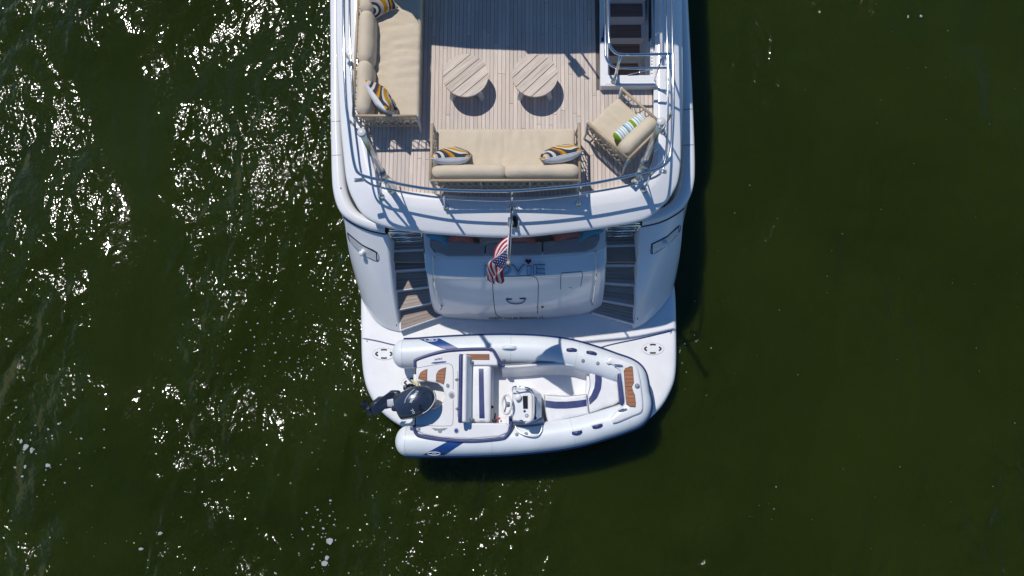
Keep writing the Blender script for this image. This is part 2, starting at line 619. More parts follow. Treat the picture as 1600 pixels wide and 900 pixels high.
    def lathe(s, prof, c=(0, 0, 0), seg=20, mi=0, mat=None, rot=None):
        rings = []
        for r, z in prof:
            ring = [Vector((r * cos(2 * pi * k / seg), r * sin(2 * pi * k / seg), z)) for k in range(seg)]
            if rot is not None:
                ring = [rot @ q for q in ring]
            rings.append([q + Vector(c) for q in ring])
        return s.loft(rings, True, mi, caps=True, mat=mat)

    def bvh(s):
        return BVHTree.FromPolygons([tuple(p) for p in s.v], s.f)

    def build(s, name, mats, parent=None, bevel=0.0, weld=False, world=True):
        me = bpy.data.meshes.new(name)
        o0 = ORIGIN.get(parent.name if parent else None, Vector((0, 0, 0))) if world else Vector((0, 0, 0))
        me.from_pydata([tuple(p - o0) for p in s.v], [], s.f)
        if not isinstance(mats, (list, tuple)):
            mats = [mats]
        for m in mats:
            me.materials.append(m)
        me.polygons.foreach_set('material_index', s.mi)
        me.polygons.foreach_set('use_smooth', [not q for q in s.flat])
        me.update()
        o = bpy.data.objects.new(name, me)
        COL.objects.link(o)
        if parent:
            o.parent = parent
            ORIGIN[o.name] = o0
        if weld:
            w = o.modifiers.new('weld', 'WELD')
            w.merge_threshold = 0.0005
        if bevel:
            b = o.modifiers.new('bevel', 'BEVEL')
            b.width = bevel
            b.segments = 2
            b.limit_method = 'ANGLE'
            b.angle_limit = R(40)
        return o


def tag(o, label=None, cat=None, group=None, kind=None):
    if label:
        o['label'] = label
    if cat:
        o['category'] = cat
    if group:
        o['group'] = group
    if kind:
        o['kind'] = kind
    return o


def thing(name, label, cat, loc=(0, 0, 0), rotz=0.0, group=None, world_children=True):
    o = bpy.data.objects.new(name, None)
    COL.objects.link(o)
    o.empty_display_size = 0.2
    o.location = loc
    o.rotation_euler = (0, 0, rotz)
    tag(o, label, cat, group)
    ORIGIN[o.name] = Vector(loc) if world_children else Vector((0, 0, 0))
    return o


def copy_tree(o, parent=None):
    c = o.copy()
    COL.objects.link(c)
    c.parent = parent
    for ch in list(o.children):
        copy_tree(ch, c)
    return c


def smooth_path(pts, sub=6, closed=False):
    pts = [Vector(p) for p in pts]
    n = len(pts)
    out = []
    rng = n if closed else n - 1
    for i in range(rng):
        if closed:
            p0, p1, p2, p3 = pts[(i - 1) % n], pts[i], pts[(i + 1) % n], pts[(i + 2) % n]
        else:
            p1, p2 = pts[i], pts[i + 1]
            p0 = pts[i - 1] if i > 0 else p1 * 2 - p2
            p3 = pts[i + 2] if i + 2 < n else p2 * 2 - p1
        for k in range(sub):
            t = k / sub
            out.append(0.5 * ((2 * p1) + (p2 - p0) * t + (2 * p0 - 5 * p1 + 4 * p2 - p3) * t * t + (3 * p1 - p0 - 3 * p2 + p3) * t ** 3))
    if not closed:
        out.append(pts[-1])
    return out


def resample(pts, n):
    L = [0.0]
    for a, b in zip(pts, pts[1:]):
        L.append(L[-1] + (b - a).length)
    out = []
    j = 0
    for i in range(n):
        t = L[-1] * i / (n - 1)
        while j < len(L) - 2 and L[j + 1] < t:
            j += 1
        q = (t - L[j]) / max(1e-9, L[j + 1] - L[j])
        out.append(pts[j].lerp(pts[j + 1], min(1, max(0, q))))
    return out


def interp(xs, ys, x):
    if x <= xs[0]:
        return ys[0]
    for i in range(len(xs) - 1):
        if x <= xs[i + 1]:
            t = (x - xs[i]) / max(1e-9, xs[i + 1] - xs[i])
            return ys[i] + (ys[i + 1] - ys[i]) * t
    return ys[-1]


def hit(bv, px, py, off=0.0):
    "where a surveyed mark lies on a surface"
    d = ray(px, py).normalized()
    p, nrm, i, t = bv.ray_cast(CAM_P, d)
    if p is None:
        p, nrm, i, t = bv.find_nearest(S(px, py, 1.2))
    if nrm.dot(d) > 0:
        nrm = -nrm
    return p + nrm * off, nrm


def patch(mb, bv, poly_a, poly_b, nu, nv, off, mi=0, thick=0.0):
    "a thin skin lying on a surface between two surveyed lines"
    def along(pl, t):
        L = [0]
        for a, b in zip(pl, pl[1:]):
            L.append(L[-1] + sqrt((b[0] - a[0]) ** 2 + (b[1] - a[1]) ** 2))
        q = t * L[-1]
        for i in range(len(pl) - 1):
            if q <= L[i + 1] + 1e-9:
                f = (q - L[i]) / max(1e-9, L[i + 1] - L[i])
                return (pl[i][0] + (pl[i + 1][0] - pl[i][0]) * f, pl[i][1] + (pl[i + 1][1] - pl[i][1]) * f)
        return pl[-1]
    rings = []
    for j in range(nv + 1):
        r = []
        for i in range(nu + 1):
            a, b = along(poly_a, i / nu), along(poly_b, i / nu)
            t = j / nv
            r.append(hit(bv, a[0] + (b[0] - a[0]) * t, a[1] + (b[1] - a[1]) * t, off)[0])
        rings.append(r)
    mb.loft(rings, False, mi)


def fan_patch(mb, bv, poly, off, mi=0, sides=0.0):
    "a flat-ish polygon laid on a surface, with its edge turned down"
    P = [hit(bv, x, y, off) for x, y in poly]
    c = Vector((0, 0, 0))
    for p, _ in P:
        c += p
    c /= len(P)
    top = [p for p, _ in P]
    low = [p - n * (off + sides) for p, n in P]
    n = len(P)
    vs = top + low + [c]
    fs = [(i, (i + 1) % n, 2 * n) for i in range(n)] + [(n + i, n + (i + 1) % n, (i + 1) % n, i) for i in range(n)]
    mb.add(vs, fs, mi, False)


def ellipse(cx, cy, rx, ry, n=24, a0=0.0):
    return [(cx + rx * cos(2 * pi * i / n + a0), cy + ry * sin(2 * pi * i / n + a0)) for i in range(n)]


def line_on(mb, bv, pts, r, off=0.0, mi=0, sub=6, closed=False, seg=6, flatten=1.0):
    P = []
    q = [Vector((x, y, 0)) for x, y in pts]
    for p in smooth_path(q, sub, closed):
        P.append(hit(bv, p.x, p.y, off)[0])
    mb.tube(P, r, seg, closed, mi, flatten=flatten)


def text_mesh(body, size=1.0, extrude=0.0, bold=0.0, shear=0.0):
    cu = bpy.data.curves.new('lettering', 'FONT')
    cu.body = body
    cu.size = size
    cu.extrude = extrude
    cu.offset = bold
    cu.shear = shear
    cu.resolution_u = 3
    ob = bpy.data.objects.new('lettering', cu)
    COL.objects.link(ob)
    dg = bpy.context.evaluated_depsgraph_get()
    dg.update()
    me = bpy.data.meshes.new_from_object(ob.evaluated_get(dg))
    vs = [v.co.copy() for v in me.vertices]
    fs = [tuple(p.vertices) for p in me.polygons]
    bpy.data.objects.remove(ob)
    bpy.data.meshes.remove(me)
    bpy.data.curves.remove(cu)
    return vs, fs


def drape_text(mb, bv, body, p0, p1, hpx, extrude=0.0, off=0.004, bold=0.0, mi=0, shear=0.0):
    "lettering along a surveyed base line p0-p1, letters hpx tall, laid on the surface"
    vs, fs = text_mesh(body, 1.0, 1.0 if extrude else 0.0, bold, shear)
    x0 = min(v.x for v in vs)
    x1 = max(v.x for v in vs)
    y0 = min(v.y for v in vs)
    y1 = max(v.y for v in vs)
    dx, dy = p1[0] - p0[0], p1[1] - p0[1]
    L = sqrt(dx * dx + dy * dy)
    ex, ey = dx / L, dy / L
    ux, uy = ey, -ex
    out = []
    for v in vs:
        t = (v.x - x0) / (x1 - x0)
        h = (v.y - y0) / (y1 - y0) * hpx
        px, py = p0[0] + dx * t + ux * h, p0[1] + dy * t + uy * h
        o = off + (extrude * (v.z + 1) / 2 if extrude else 0)
        out.append(hit(bv, px, py, o)[0])
    mb.add(out, fs, mi, False)


# ------------------------------------------------------------------ water
mb = MB()
mb.add([(-250, -250, 0), (250, -250, 0), (250, 250, 0), (-250, 250, 0)], [(0, 1, 2, 3)])
tag(mb.build('water', M['water']), kind='structure')

# ------------------------------------------------------------------ the yacht
ZP, ZM, ZU, ZCAP = 0.50, 1.42, 3.50, 2.22
yacht = thing('yacht', 'large white motor yacht seen from above its stern, with teak upper deck and swim platform', 'yacht', (-0.16, 4.0, 0))

# hull sides with bulwark caps
CAPL_O = [(514, -60), (515, 60), (515.5, 189), (516.5, 245), (517, 269), (519, 296), (525, 320), (535, 336), (554, 349), (577, 358), (601, 363)]
CAPL_I = [(533, -60), (533, 60), (534, 189), (537, 244), (539, 269), (542, 295), (549, 315), (560, 330), (575, 338), (590, 342), (605, 345)]
CAPR_O = [(1073, -60), (1079, 60), (1084, 170), (1086.5, 230), (1087, 262), (1086, 282), (1081, 303), (1070, 322), (1053, 335), (1031, 345), (1004, 351)]
CAPR_I = [(1055, -60), (1060, 60), (1065, 170), (1066, 230), (1065, 262), (1062, 283), (1056, 304), (1046, 317), (1032, 325), (1016, 330), (1000, 333)]
WING_B_L = [(559, 446), (565, 466), (573, 482), (583, 497), (594, 507), (607, 514), (623, 518)]
WING_B_R = [(1055, 438), (1050, 455), (1041, 470), (1030, 484), (1018, 496), (1006, 506), (991, 513)]
cap_bv = {}
wing_bv = {}
for side, co, ci, wb in ((-1, CAPL_O, CAPL_I, WING_B_L), (1, CAPR_O, CAPR_I, WING_B_R)):
    o = smooth_path(SL(co, ZCAP), 6)
    i = smooth_path(SL(ci, ZCAP), 6)
    def ringz(t, z):
        return [Vector((a.x + (b.x - a.x) * t, a.y + (b.y - a.y) * t, z)) for a, b in zip(o, i)]
    mb = MB()
    rings = [ringz(0.04, ZCAP - 0.16), ringz(0.0, ZCAP - 0.10), ringz(0.02, ZCAP - 0.04), ringz(0.10, ZCAP), ringz(0.3, ZCAP + 0.035),
             ringz(0.55, ZCAP + 0.045), ringz(0.8, ZCAP + 0.03), ringz(0.95, ZCAP - 0.005), ringz(1.0, ZCAP - 0.05), ringz(1.0, ZCAP - 0.9)]
    mb.loft(rings, False, flip=side > 0)
    cap = mb.build('bulwark_cap', M['gelcoat'], yacht)
    bv = mb.bvh()
    for yy in ((190, 243) if side < 0 else (171, 227)):
        s_ = MB()
        xs = (516, 533) if side < 0 else (1068, 1085.5)
        line_on(s_, bv, [(xs[0], yy), ((xs[0] + xs[1]) / 2, yy - 0.5), (xs[1], yy - 1)], 0.007, 0.0, sub=5, flatten=0.5)
        s_.build('cap_seam', M['seam'], cap)
    if side < 0:
        s_ = MB()
        s_.lathe([(0.0, 0.02), (0.015, 0.02), (0.018, 0.0)], hit(bv, 532.4, 294)[0] - Vector((0, 0, 0.01)), 10)
        s_.build('vent_plug', M['grey'], cap)
    # hull side below the cap, down into the water
    k0 = 8 * 6
    top = [Vector((p.x, p.y, ZCAP - 0.15)) for p in ringz(0.05, 0)[:k0 + 1]]
    endb = S(wb[0][0], wb[0][1], ZP)
    low = []
    for q, p in enumerate(top):
        t = q / k0
        yy = p.y + (endb.y - top[-1].y) * max(0, (t - 0.2) / 0.8) ** 1.5
        low.append(Vector((endb.x - side * 0.01, yy, 0.45)))
    mid = [a.lerp(b, 0.5) + Vector((side * 0.05, 0, 0)) for a, b in zip(top, low)]
    deep = [Vector((p.x - side * 0.12, p.y, -0.6)) for p in low]
    mb = MB()
    mb.loft([top, mid, low, deep], False, flip=side < 0)
    mb.build('hull_side', M['gelcoat'], yacht)
    # aft quarter: a raked, rounded wing between the cap and the swim platform
    T = resample(o[6 * 7:], 25)
    T = [Vector((p.x, p.y, ZCAP - 0.14)) for p in T]
    B = resample(smooth_path(SL(wb, ZP + 0.03), 6), 25)
    rings = []
    for k in range(13):
        t = k / 12
        bul = 0.10 * sin(pi * t)
        row = []
        for a, b in zip(T, B):
            p = a.lerp(b, t)
            row.append(p + Vector((side * 0.25 * bul, -0.35 * bul, 0.3 * bul)))
        rings.append(row)
    mb = MB()
    mb.loft(rings, False, flip=side < 0)
    edge = [r[-1] for r in rings]
    # its inner face beside the stairs
    th = 0.05
    mb.loft([edge, [p + Vector((-side * th, -0.005, -0.015)) for p in edge], [Vector((p.x - side * th, p.y - 0.005, ZP - 0.05)) for p in edge]], False, flip=side < 0)
    fwd = [edge[0] + Vector((-side * th, 0, 0)), edge[0] + Vector((-side * th, 0.45, 0))]
    mb.add([fwd[0], fwd[1], (fwd[1].x, fwd[1].y, ZM - 0.3), (fwd[0].x, fwd[0].y, ZM - 0.9)], [(0, 1, 2, 3)], smooth=False)
    # foot of the wing: a shadowed step where it meets the platform
    wing = mb.build('hull_quarter', M['gelcoat'], yacht)
    wing_bv[side] = mb.bvh()
    g = MB()
    g.tube([p + Vector((side * 0.006, -0.006, 0.004)) for p in T], 0.013, 6)
    g.build('rubbing_groove', M['navy_rub'], wing)
    WING_EDGE_L = edge if side < 0 else WING_EDGE_L
    if side > 0:
        WING_EDGE_R = edge

# mooring fairleads let into the quarters
for side, quad, ball in ((-1, [(543, 363), (566, 382), (589, 394), (590, 408), (567, 397), (547, 377)], (568, 393)),
                         (1, [(1018, 381), (1042, 369), (1061, 352), (1061, 362), (1042, 383), (1018, 397)], (1038, 378))):
    bv = wing_bv[side]
    f = MB()
    up, dn = quad[:3], quad[3:][::-1]
    patch(f, bv, up, dn, 12, 3, 0.004)
    fr = f.build('fairlead', M['black'], yacht)
    f = MB()
    def shrink(p):
        cx = sum(q[0] for q in quad) / 6
        cy = sum(q[1] for q in quad) / 6
        return (cx + (p[0] - cx) * 0.93, cy + (p[1] - cy) * 0.93 + 1.4)
    patch(f, bv, [shrink(p) for p in up], [shrink(p) for p in dn], 12, 3, 0.010)
    f.build('polished_plate', M['plate'], fr)
    f = MB()
    line_on(f, bv, quad + [quad[0]], 0.006, 0.006, sub=3)
    f.build('fairlead_rim', M['seam'], fr)
    c, nr = hit(bv, *ball)
    f = MB()
    rt = nr.to_track_quat('Z', 'Y').to_matrix()
    f.lathe([(0.055, 0.0), (0.05, 0.03), (0.04, 0.06), (0.052, 0.085), (0.05, 0.10), (0.03, 0.115), (0.0, 0.118)], c, 18, rot=rt)
    f.build('bollard', M['gelcoat'], fr)

# swim platform
PLAT = [(590, 425), (568, 440), (563, 458), (563, 520), (564, 560), (567, 588), (574, 612), (588, 636), (608, 655), (634, 669), (680, 676), (800, 680), (920, 677), (975, 673), (1003, 663), (1030, 641),
        (1048, 613), (1057, 582), (1058, 520), (1056, 455), (1050, 438), (1030, 424)]
pl = smooth_path(SL(PLAT, ZP), 4)
mb = MB()
cx = Vector((-0.16, 2.0, 0))
def inset(path, d, z):
    out = []
    n = len(path)
    for q in range(n):
        t = (path[min(q + 1, n - 1)] - path[max(q - 1, 0)])
        nn = Vector((-t.y, t.x, 0)).normalized()
        if nn.dot(cx - path[q]) < 0:
            nn = -nn
        p = path[q] + nn * d
        out.append(Vector((p.x, p.y, z)))
    return out
rim = [inset(pl, d, z) for d, z in ((0.30, -0.6), (0.22, 0.12), (0.05, 0.14), (0.0, 0.20), (-0.01, 0.30), (0.0, 0.40), (0.02, 0.455), (0.05, 0.485), (0.09, ZP), (0.16, ZP))]
mb.loft(rim, False)
mb.add([p for p in rim[-1]], [tuple(range(len(rim[-1])))], smooth=False)
platform = mb.build('swim_platform', M['gelcoat_matt'], yacht)
PLAT_BV = mb.bvh()
g = MB()
line_on(g, PLAT_BV, [(563, 528), (590, 533), (620, 540), (700, 556), (800, 562), (900, 552), (957, 538), (1000, 529), (1058, 515)], 0.014, 0.0, sub=8, flatten=0.5)
g.build('platform_joint', M['navy_rub'], platform)
for cxp, cyp in ((600, 553), (645, 598), (1020, 545)):
    g = MB()
    line_on(g, PLAT_BV, ellipse(cxp, cyp, 17.5, 9.5), 0.004, 0.002, sub=2, closed=True)
    fl = g.build('chock_socket', M['light_grey'], platform)
    g = MB()
    fan_patch(g, PLAT_BV, ellipse(cxp, cyp, 17, 9), 0.006)
    g.build('socket_plate', M['gelcoat_matt'], fl)
    for a in (0, 90, 180, 270):
        g = MB()
        ca, sa = cos(R(a)), sin(R(a))
        ex, ey = cxp + 12 * ca, cyp + 6.2 * sa
        if a in (90, 270):
            pts = [(ex - 4.5, ey), (ex, ey + 0.4 * sa), (ex + 4.5, ey)]
        else:
            pts = [(ex - 2.5 * ca, ey - 3), (ex + 0.8 * ca, ey), (ex - 2.5 * ca, ey + 3)]
        line_on(g, PLAT_BV, pts, 0.017, 0.006, sub=4, flatten=0.4)
        g.build('socket_slot', M['black'], fl)
g = MB()
c = hit(PLAT_BV, 692, 504)[0]
g.lathe([(0.035, 0), (0.035, 0.012), (0.02, 0.016), (0, 0.016)], c, 14)
g.build('drain_cap', M['steel_soft'], platform)

# transom pod between the stairs
TR = [  # z, surveyed row (left .. right)
    (2.335, [(664, 397), (680, 402.5), (740, 404), (802, 403), (860, 401), (925, 395), (944, 389)]),
    (2.325, [(664.5, 401), (680, 406), (740, 407.5), (802, 406.5), (860, 404), (925, 398), (944.5, 393)]),
    (2.235, [(666.5, 424), (681, 427.5), (740, 430.5), (802, 430), (860, 427.5), (927, 420.5), (945, 413)]),
    (2.185, [(667.2, 428), (681, 431.5), (740, 434.5), (802, 434), (860, 431.5), (927, 424.5), (945, 417)]),
    (2.06, [(668, 432), (681.5, 435.5), (740, 438.5), (802, 438), (860, 435.5), (927, 428.5), (945, 421)]),
    (1.60, [(671, 452), (683, 455), (740, 458.5), (802, 458), (860, 455.5), (927, 448), (944, 441)]),
    (1.05, [(675, 475), (686, 478), (742, 482), (803, 481.5), (860, 479), (926, 470), (942, 463)]),
    (0.72, [(680, 488), (692, 491), (745, 495), (804, 494.5), (860, 492), (922, 484), (939, 477)]),
    (0.52, [(688, 494), (700, 496), (750, 499.5), (805, 499), (860, 496.5), (915, 490), (932, 484)]),
]
rows = [smooth_path(SL(r, z), 6) for z, r in TR]
cols = list(zip(*rows))
fine = list(zip(*[smooth_path(list(c_), 4) for c_ in cols]))
fine = [list(r) for r in fine]
mb = MB()
mb.loft(fine, False)
# rounded flanks that run forward beside the stairs
for e, dx in ((0, 0.035), (-1, -0.035)):
    col = [r[e] for r in fine]
    mb.loft([col, [p + Vector((-dx * 0.6, 0.05, 0)) for p in col], [p + Vector((-dx, 0.14, 0)) for p in col],
             [Vector((p.x - dx, p.y + 0.14 + 0.4, p.z)) for p in col]], False, flip=e == 0)
back = [p + Vector((0, 0.10, 0)) for p in fine[0]]
mb.loft([[Vector((p.x, p.y, 1.8)) for p in back], back, [p + Vector((0, -0.02, 0.012)) for p in back], fine[0]], False)
transom = mb.build('transom', M['gelcoat'], yacht)
TB = mb.bvh()
# side coamings of the settee
for poly in ([(661, 355), (672, 362), (673, 385), (681, 397), (694, 402), (680, 403), (664, 398)], [(947, 348), (936, 352), (936, 374), (929, 388), (915, 396), (930, 396), (945, 389)]):
    g = MB()
    g.prism(SL(poly, 2.34), ZM, 2.352)
    g.build('settee_coaming', M['gelcoat'], yacht, bevel=0.02)
# boarding door, lockers, handle
g = MB()
line_on(g, TB, [(769, 428), (770, 450), (771.5, 470), (774, 488), (778, 494), (784, 496)], 0.007, 0.0, sub=5)
line_on(g, TB, [(775, 431.5), (800, 431.5), (826, 431), (836, 433), (840.5, 440), (841, 455), (840.5, 475), (840, 490)], 0.007, 0.0, sub=5)
g.build('door_seam', M['seam'], transom)
g = MB()
line_on(g, TB, [(876, 452), (876, 440), (877, 428), (884, 426), (900, 425), (909, 425), (909.5, 434), (907, 448)], 0.006, 0.0, sub=5)
g.build('locker_seam', M['seam'], transom)
g = MB()
line_on(g, TB, [(889, 449), (893, 450)], 0.014, 0.004, sub=2)
g.build('locker_latch', M['steel'], transom)
g = MB()
line_on(g, TB, [(791, 467), (796, 471.5), (806, 473.5), (816, 472), (821.5, 466)], 0.010, 0.02, sub=6)
line_on(g, TB, [(791, 466.5), (800, 467)], 0.012, 0.012, sub=4)
line_on(g, TB, [(812, 466), (821, 465.5)], 0.012, 0.012, sub=4)
g.build('door_handle', M['navy_rub'], transom)
# name and home port
letters = [('L', 758, 773.5), ('O', 777, 798), ('V', 799.5, 820), ('I', 824, 829.5), ('E', 834, 851)]
for ch, xa, xb in letters:
    g = MB()
    drape_text(g, TB, ch, (xa, 429.5 - (xa - 758) * 0.012), (xb, 429.5 - (xb - 758) * 0.012), 14.5 if ch != 'I' else 13.0, 0.035, 0.002, -0.008)
    lt_ = g.build('name_letter', M['steel_soft'], transom)
    g = MB()
    drape_text(g, TB, ch, (xa - 0.7, 430.2 - (xa - 758) * 0.012), (xb + 0.7, 430.2 - (xb - 758) * 0.012), 16 if ch != 'I' else 14.4, 0.012, 0.002, 0.012)
    g.build('letter_outline', M['seam'], lt_)
hp = []
for q in range(28):
    t = 2 * pi * q / 28
    hx = 16 * sin(t) ** 3
    hy = 13 * cos(t) - 5 * cos(2 * t) - 2 * cos(3 * t) - cos(4 * t)
    hp.append((825.6 + hx * 0.31, 408.2 - hy * 0.29))
g = MB()
fan_patch(g, TB, hp, 0.04, 0, 0.0)
g.build('red_heart', M['heart'], transom)
g = MB()
drape_text(g, TB, 'WEST PALM BEACH, FL', (763, 499.2), (851, 498.0), 3.4, 0, 0.006, 0.012)
g.build('home_port_lettering', M['seam'], transom)
# transom handrails
for pts in ([(678, 403), (677.5, 412), (679, 432), (684, 458), (690, 478)], [(931, 394), (931, 405), (930, 425), (927, 450), (924, 471)]):
    g = MB()
    P = [hit(TB, x, y, 0.07)[0] for x, y in pts]
    a, na = hit(TB, *pts[0])
    b_, nb = hit(TB, *pts[-1])
    g.tube([a] + smooth_path(P, 5) + [b_], 0.017, 10)
    h_ = g.build('transom_handrail', M['steel'], transom)
    for q, nn in ((a, na), (b_, nb)):
        g = MB()
        g.lathe([(0.035, 0), (0.03, 0.014), (0.0, 0.016)], q, 12, rot=nn.to_track_quat('Z', 'Y').to_matrix())
        g.build('rail_foot', M['steel'], h_)

# cockpit floor, settee cushions
g = MB()
g.prism([S(545, 330, ZM), S(1062, 320, ZM), S(1052, 200, ZM), S(545, 200, ZM)] if False else [Vector((-2.95, 2.95, 0)), Vector((2.63, 2.95, 0)), Vector((2.63, 9, 0)), Vector((-2.95, 9, 0))], ZM - 0.15, ZM - 0.02)
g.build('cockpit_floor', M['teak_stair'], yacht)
seg = [[(673, 375), (758, 379.5), (758, 401), (700, 401), (682, 395), (674, 386)], [(759, 379.5), (847, 378), (847, 399.5), (759, 401)],
       [(848.5, 378), (936, 367), (935, 377), (927, 389), (914, 394.5), (848.5, 399)]]
for s_ in seg:
    g = MB()
    P = SL(s_, 2.33)
    g.prism(P, 1.95, 2.365)
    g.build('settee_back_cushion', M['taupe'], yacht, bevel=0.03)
g = MB()
g.prism(SL([(668, 340), (938, 336), (938, 372), (848, 385), (758, 386), (668, 380)], 1.85), ZM, 1.86)
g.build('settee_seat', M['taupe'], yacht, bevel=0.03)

# saloon bulkhead with dark glass doors, deep under the upper deck
g = MB()
g.box((4.6, 0.12, 1.9), (-0.16, 8.85, ZM + 0.93))
bh = g.build('saloon_bulkhead', M['gelcoat'], yacht)
for xx in (-1.75, -0.69, 0.37, 1.43):
    g = MB()
    g.box((0.98, 0.04, 1.6), (xx, 8.78, ZM + 0.84))
    g.build('glass_door', M['glass'], bh)

# stairs on both sides of the transom
ZT = [1.42, 1.237, 1.053, 0.87, 0.687]
FL = [((614, 394), (662, 392)), ((616, 424), (664.5, 421)), ((619, 455), (669, 449)), ((622.5, 485), (673, 474)), ((625.5, 517), (691, 494))]
FR = [((946, 386), (995, 385)), ((944.5, 415), (994.5, 415)), ((943, 443), (993.5, 446)), ((940, 470), (991.5, 479)), ((924, 489), (990, 507))]
for side, F in ((-1, FL), (1, FR)):
    prev = None
    for k in range(5):
        a, b = S(*F[k][0], ZT[k]), S(*F[k][1], ZT[k])
        ext = (b - a).normalized()
        if prev is None:
            ra, rb = a + Vector((0, 0.62, 0)), b + Vector((0, 0.62, 0))
        else:
            ra, rb = Vector((prev[0].x, prev[0].y + 0.03, 0)), Vector((prev[1].x, prev[1].y + 0.03, 0))
        wa, wb_ = (0.14, 0.05) if side < 0 else (0.05, 0.14)
        if k == 4:
            wa, wb_ = (0.02, 0.0) if side < 0 else (0.0, 0.02)
        g = MB()
        g.prism([a - ext * wa, b + ext * wb_, rb + Vector((wb_, 0, 0)), ra - Vector((wa, 0, 0))], ZP - 0.02 if k > 1 else 0.7, ZT[k] - 0.006)
        tr = g.build('stair_tread', M['gelcoat'], yacht, bevel=0.012)
        # teak slats, running across the step, inside a white margin
        npl = 5 if k else 9
        for q in range(npl):
            t0 = 0.07 + 0.93 * q / npl
            t1 = 0.07 + 0.93 * (q + 1) / npl - 0.018
            def at(s2, t):
                f0, f1 = a.lerp(b, s2), ra.lerp(rb, s2)
                return f0.lerp(f1, t)
            g = MB()
            m0, m1 = 0.015, 0.985
            g.prism([at(m0, t0), at(m1, t0), at(m1, t1), at(m0, t1)], ZT[k] - 0.02, ZT[k] + 0.003)
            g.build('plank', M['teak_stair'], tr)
        # small courtesy light on the wing side
        g = MB()
        wp = a if side < 0 else b
        g.lathe([(0.022, 0), (0.02, 0.012), (0, 0.014)], wp + Vector((-side * -0.105 if False else side * 0.07, 0.10, 0.10)), 10, rot=Matrix.Rotation(R(90) * -side, 3, 'Y'))
        g.build('step_light', M['black'], tr)
        prev = (a, b)
# folding gates at the head of the stairs
for side, rows_ in ((-1, [((608, 364), (659, 363), 2.30), ((611, 370.5), (659, 370), 2.05), ((619, 377.5), (659, 376), 1.82)]),
                    (1, [((947, 354), (1000, 353), 2.30), ((949, 361), (995, 360), 2.05), ((949, 369), (988, 368), 1.82)])):
    g = MB()
    ends = []
    for (a, b, z) in rows_:
        A, B_ = S(*a, z), S(*b, z)
        g.tube([A, B_], 0.017, 8)
        g.tube([A + Vector((0, 0.045, 0)), B_ + Vector((0, 0.045, 0))], 0.013, 8)
        ends.append((A, B_))
    g.tube([ends[0][0], ends[1][0], ends[2][0]], 0.017, 8)
    g.tube([ends[0][1], ends[1][1], ends[2][1]], 0.017, 8)
    g.build('stair_gate', M['steel'], yacht)

# upper deck: moulded coaming round the teak
IN = [(566, -60), (567, 60), (569, 150), (572, 200), (579, 240), (588, 270), (600, 288), (625, 298), (680, 304), (740, 308), (800, 309), (860, 307), (925, 299), (975, 290), (1000, 279), (1014, 262), (1021, 235), (1023, 160), (1023, 60), (1023, -60)]
OUT = [(524, -60), (525, 60), (529, 150), (532, 200), (536, 240), (541, 282), (551, 311), (572, 340), (617, 357), (700, 366), (800, 370), (880, 363), (950, 354), (1006, 343), (1035, 322), (1051, 302), (1062, 270), (1067, 180), (1067, 60), (1066, -60)]
ZLIP = 3.36
ci = smooth_path(SL(IN, ZU), 7)
co = smooth_path(SL(OUT, ZLIP), 7)
def cr(t, z):
    return [Vector((a.x + (b.x - a.x) * t, a.y + (b.y - a.y) * t, z)) for a, b in zip(ci, co)]
mb = MB()
mb.loft([cr(0, ZU - 0.3), cr(0.0, ZU + 0.045), cr(0.015, ZU + 0.06), cr(0.20, ZU + 0.065), cr(0.40, ZU + 0.05), cr(0.46, ZU + 0.035), cr(0.60, ZU - 0.005), cr(0.78, ZU - 0.06),
         cr(0.92, ZU - 0.105), cr(0.98, ZU - 0.13), cr(1.0, ZLIP - 0.02), cr(1.0, ZLIP - 0.08), cr(0.98, ZLIP - 0.12), cr(0.5, ZLIP - 0.16), cr(0, ZLIP - 0.2)], False)
coaming = mb.build('deck_coaming', M['gelcoat'], yacht)
CB = mb.bvh()
g = MB()
XW = S(937, 60, 3.67).x
YW = S(980, 134, 3.67).y
XR = ci[-1].x
XRW = S(1023, 136, ZU).x
deck_poly = [p for p in ci if not (p.x > XW and p.y > YW - 0.02)] + [Vector((XRW, YW, 0)), Vector((XW, YW, 0)), Vector((XW, ci[-1].y, 0))]
g.prism(deck_poly, ZLIP - 0.18, ZU - 0.010)
deck = g.build('teak_deck', M['caulk'], yacht)
# planks, each laid on its own
chain = [p for p in ci]
lowx = [p.x for p in chain]
lowy = [p.y for p in chain]
xi = [p for p in zip(lowx, lowy)]
xi2 = []
mx = -99
for p in xi:
    if p[0] > mx + 1e-4:
        xi2.append(p)
        mx = p[0]
XS, YS = [p[0] for p in xi2], [p[1] for p in xi2]
Ytop = ci[0].y
w = 0.068
x = XS[0] + 0.05
while x < XR - 0.01:
    x1 = min(x + w, XR - 0.004)
    yl0, yl1 = interp(XS, YS, x + 0.002), interp(XS, YS, x1 - 0.004)
    if x < XS[0] + 0.3:
        yl0 = max(yl0, yl1)
    yh = Ytop if x1 < XW else YW - 0.006
    if x < XW < x1:
        yh = YW - 0.006
    cuts = []
    yy = max(yl0, yl1) + random.uniform(0.5, 2.3)
    while yy < yh - 0.4:
        cuts.append(yy)
        yy += random.uniform(1.6, 2.9)
    segs = []
    lo = None
    for cpt in cuts + [None]:
        a0 = (yl0 + 0.008, yl1 + 0.008) if lo is None else (lo + 0.003, lo + 0.003)
        b0 = yh if cpt is None else cpt - 0.003
        segs.append((a0, b0))
        lo = cpt
    for a0, b0 in segs:
        if b0 - max(a0) < 0.03:
            continue
        g = MB()
        g.prism([(x + 0.003, a0[0]), (x1 - 0.003, a0[1]), (x1 - 0.003, b0), (x + 0.003, b0)], ZU - 0.02, ZU + random.uniform(-0.001, 0.0015))
        g.build('plank', M['teak'], deck)
    x += w

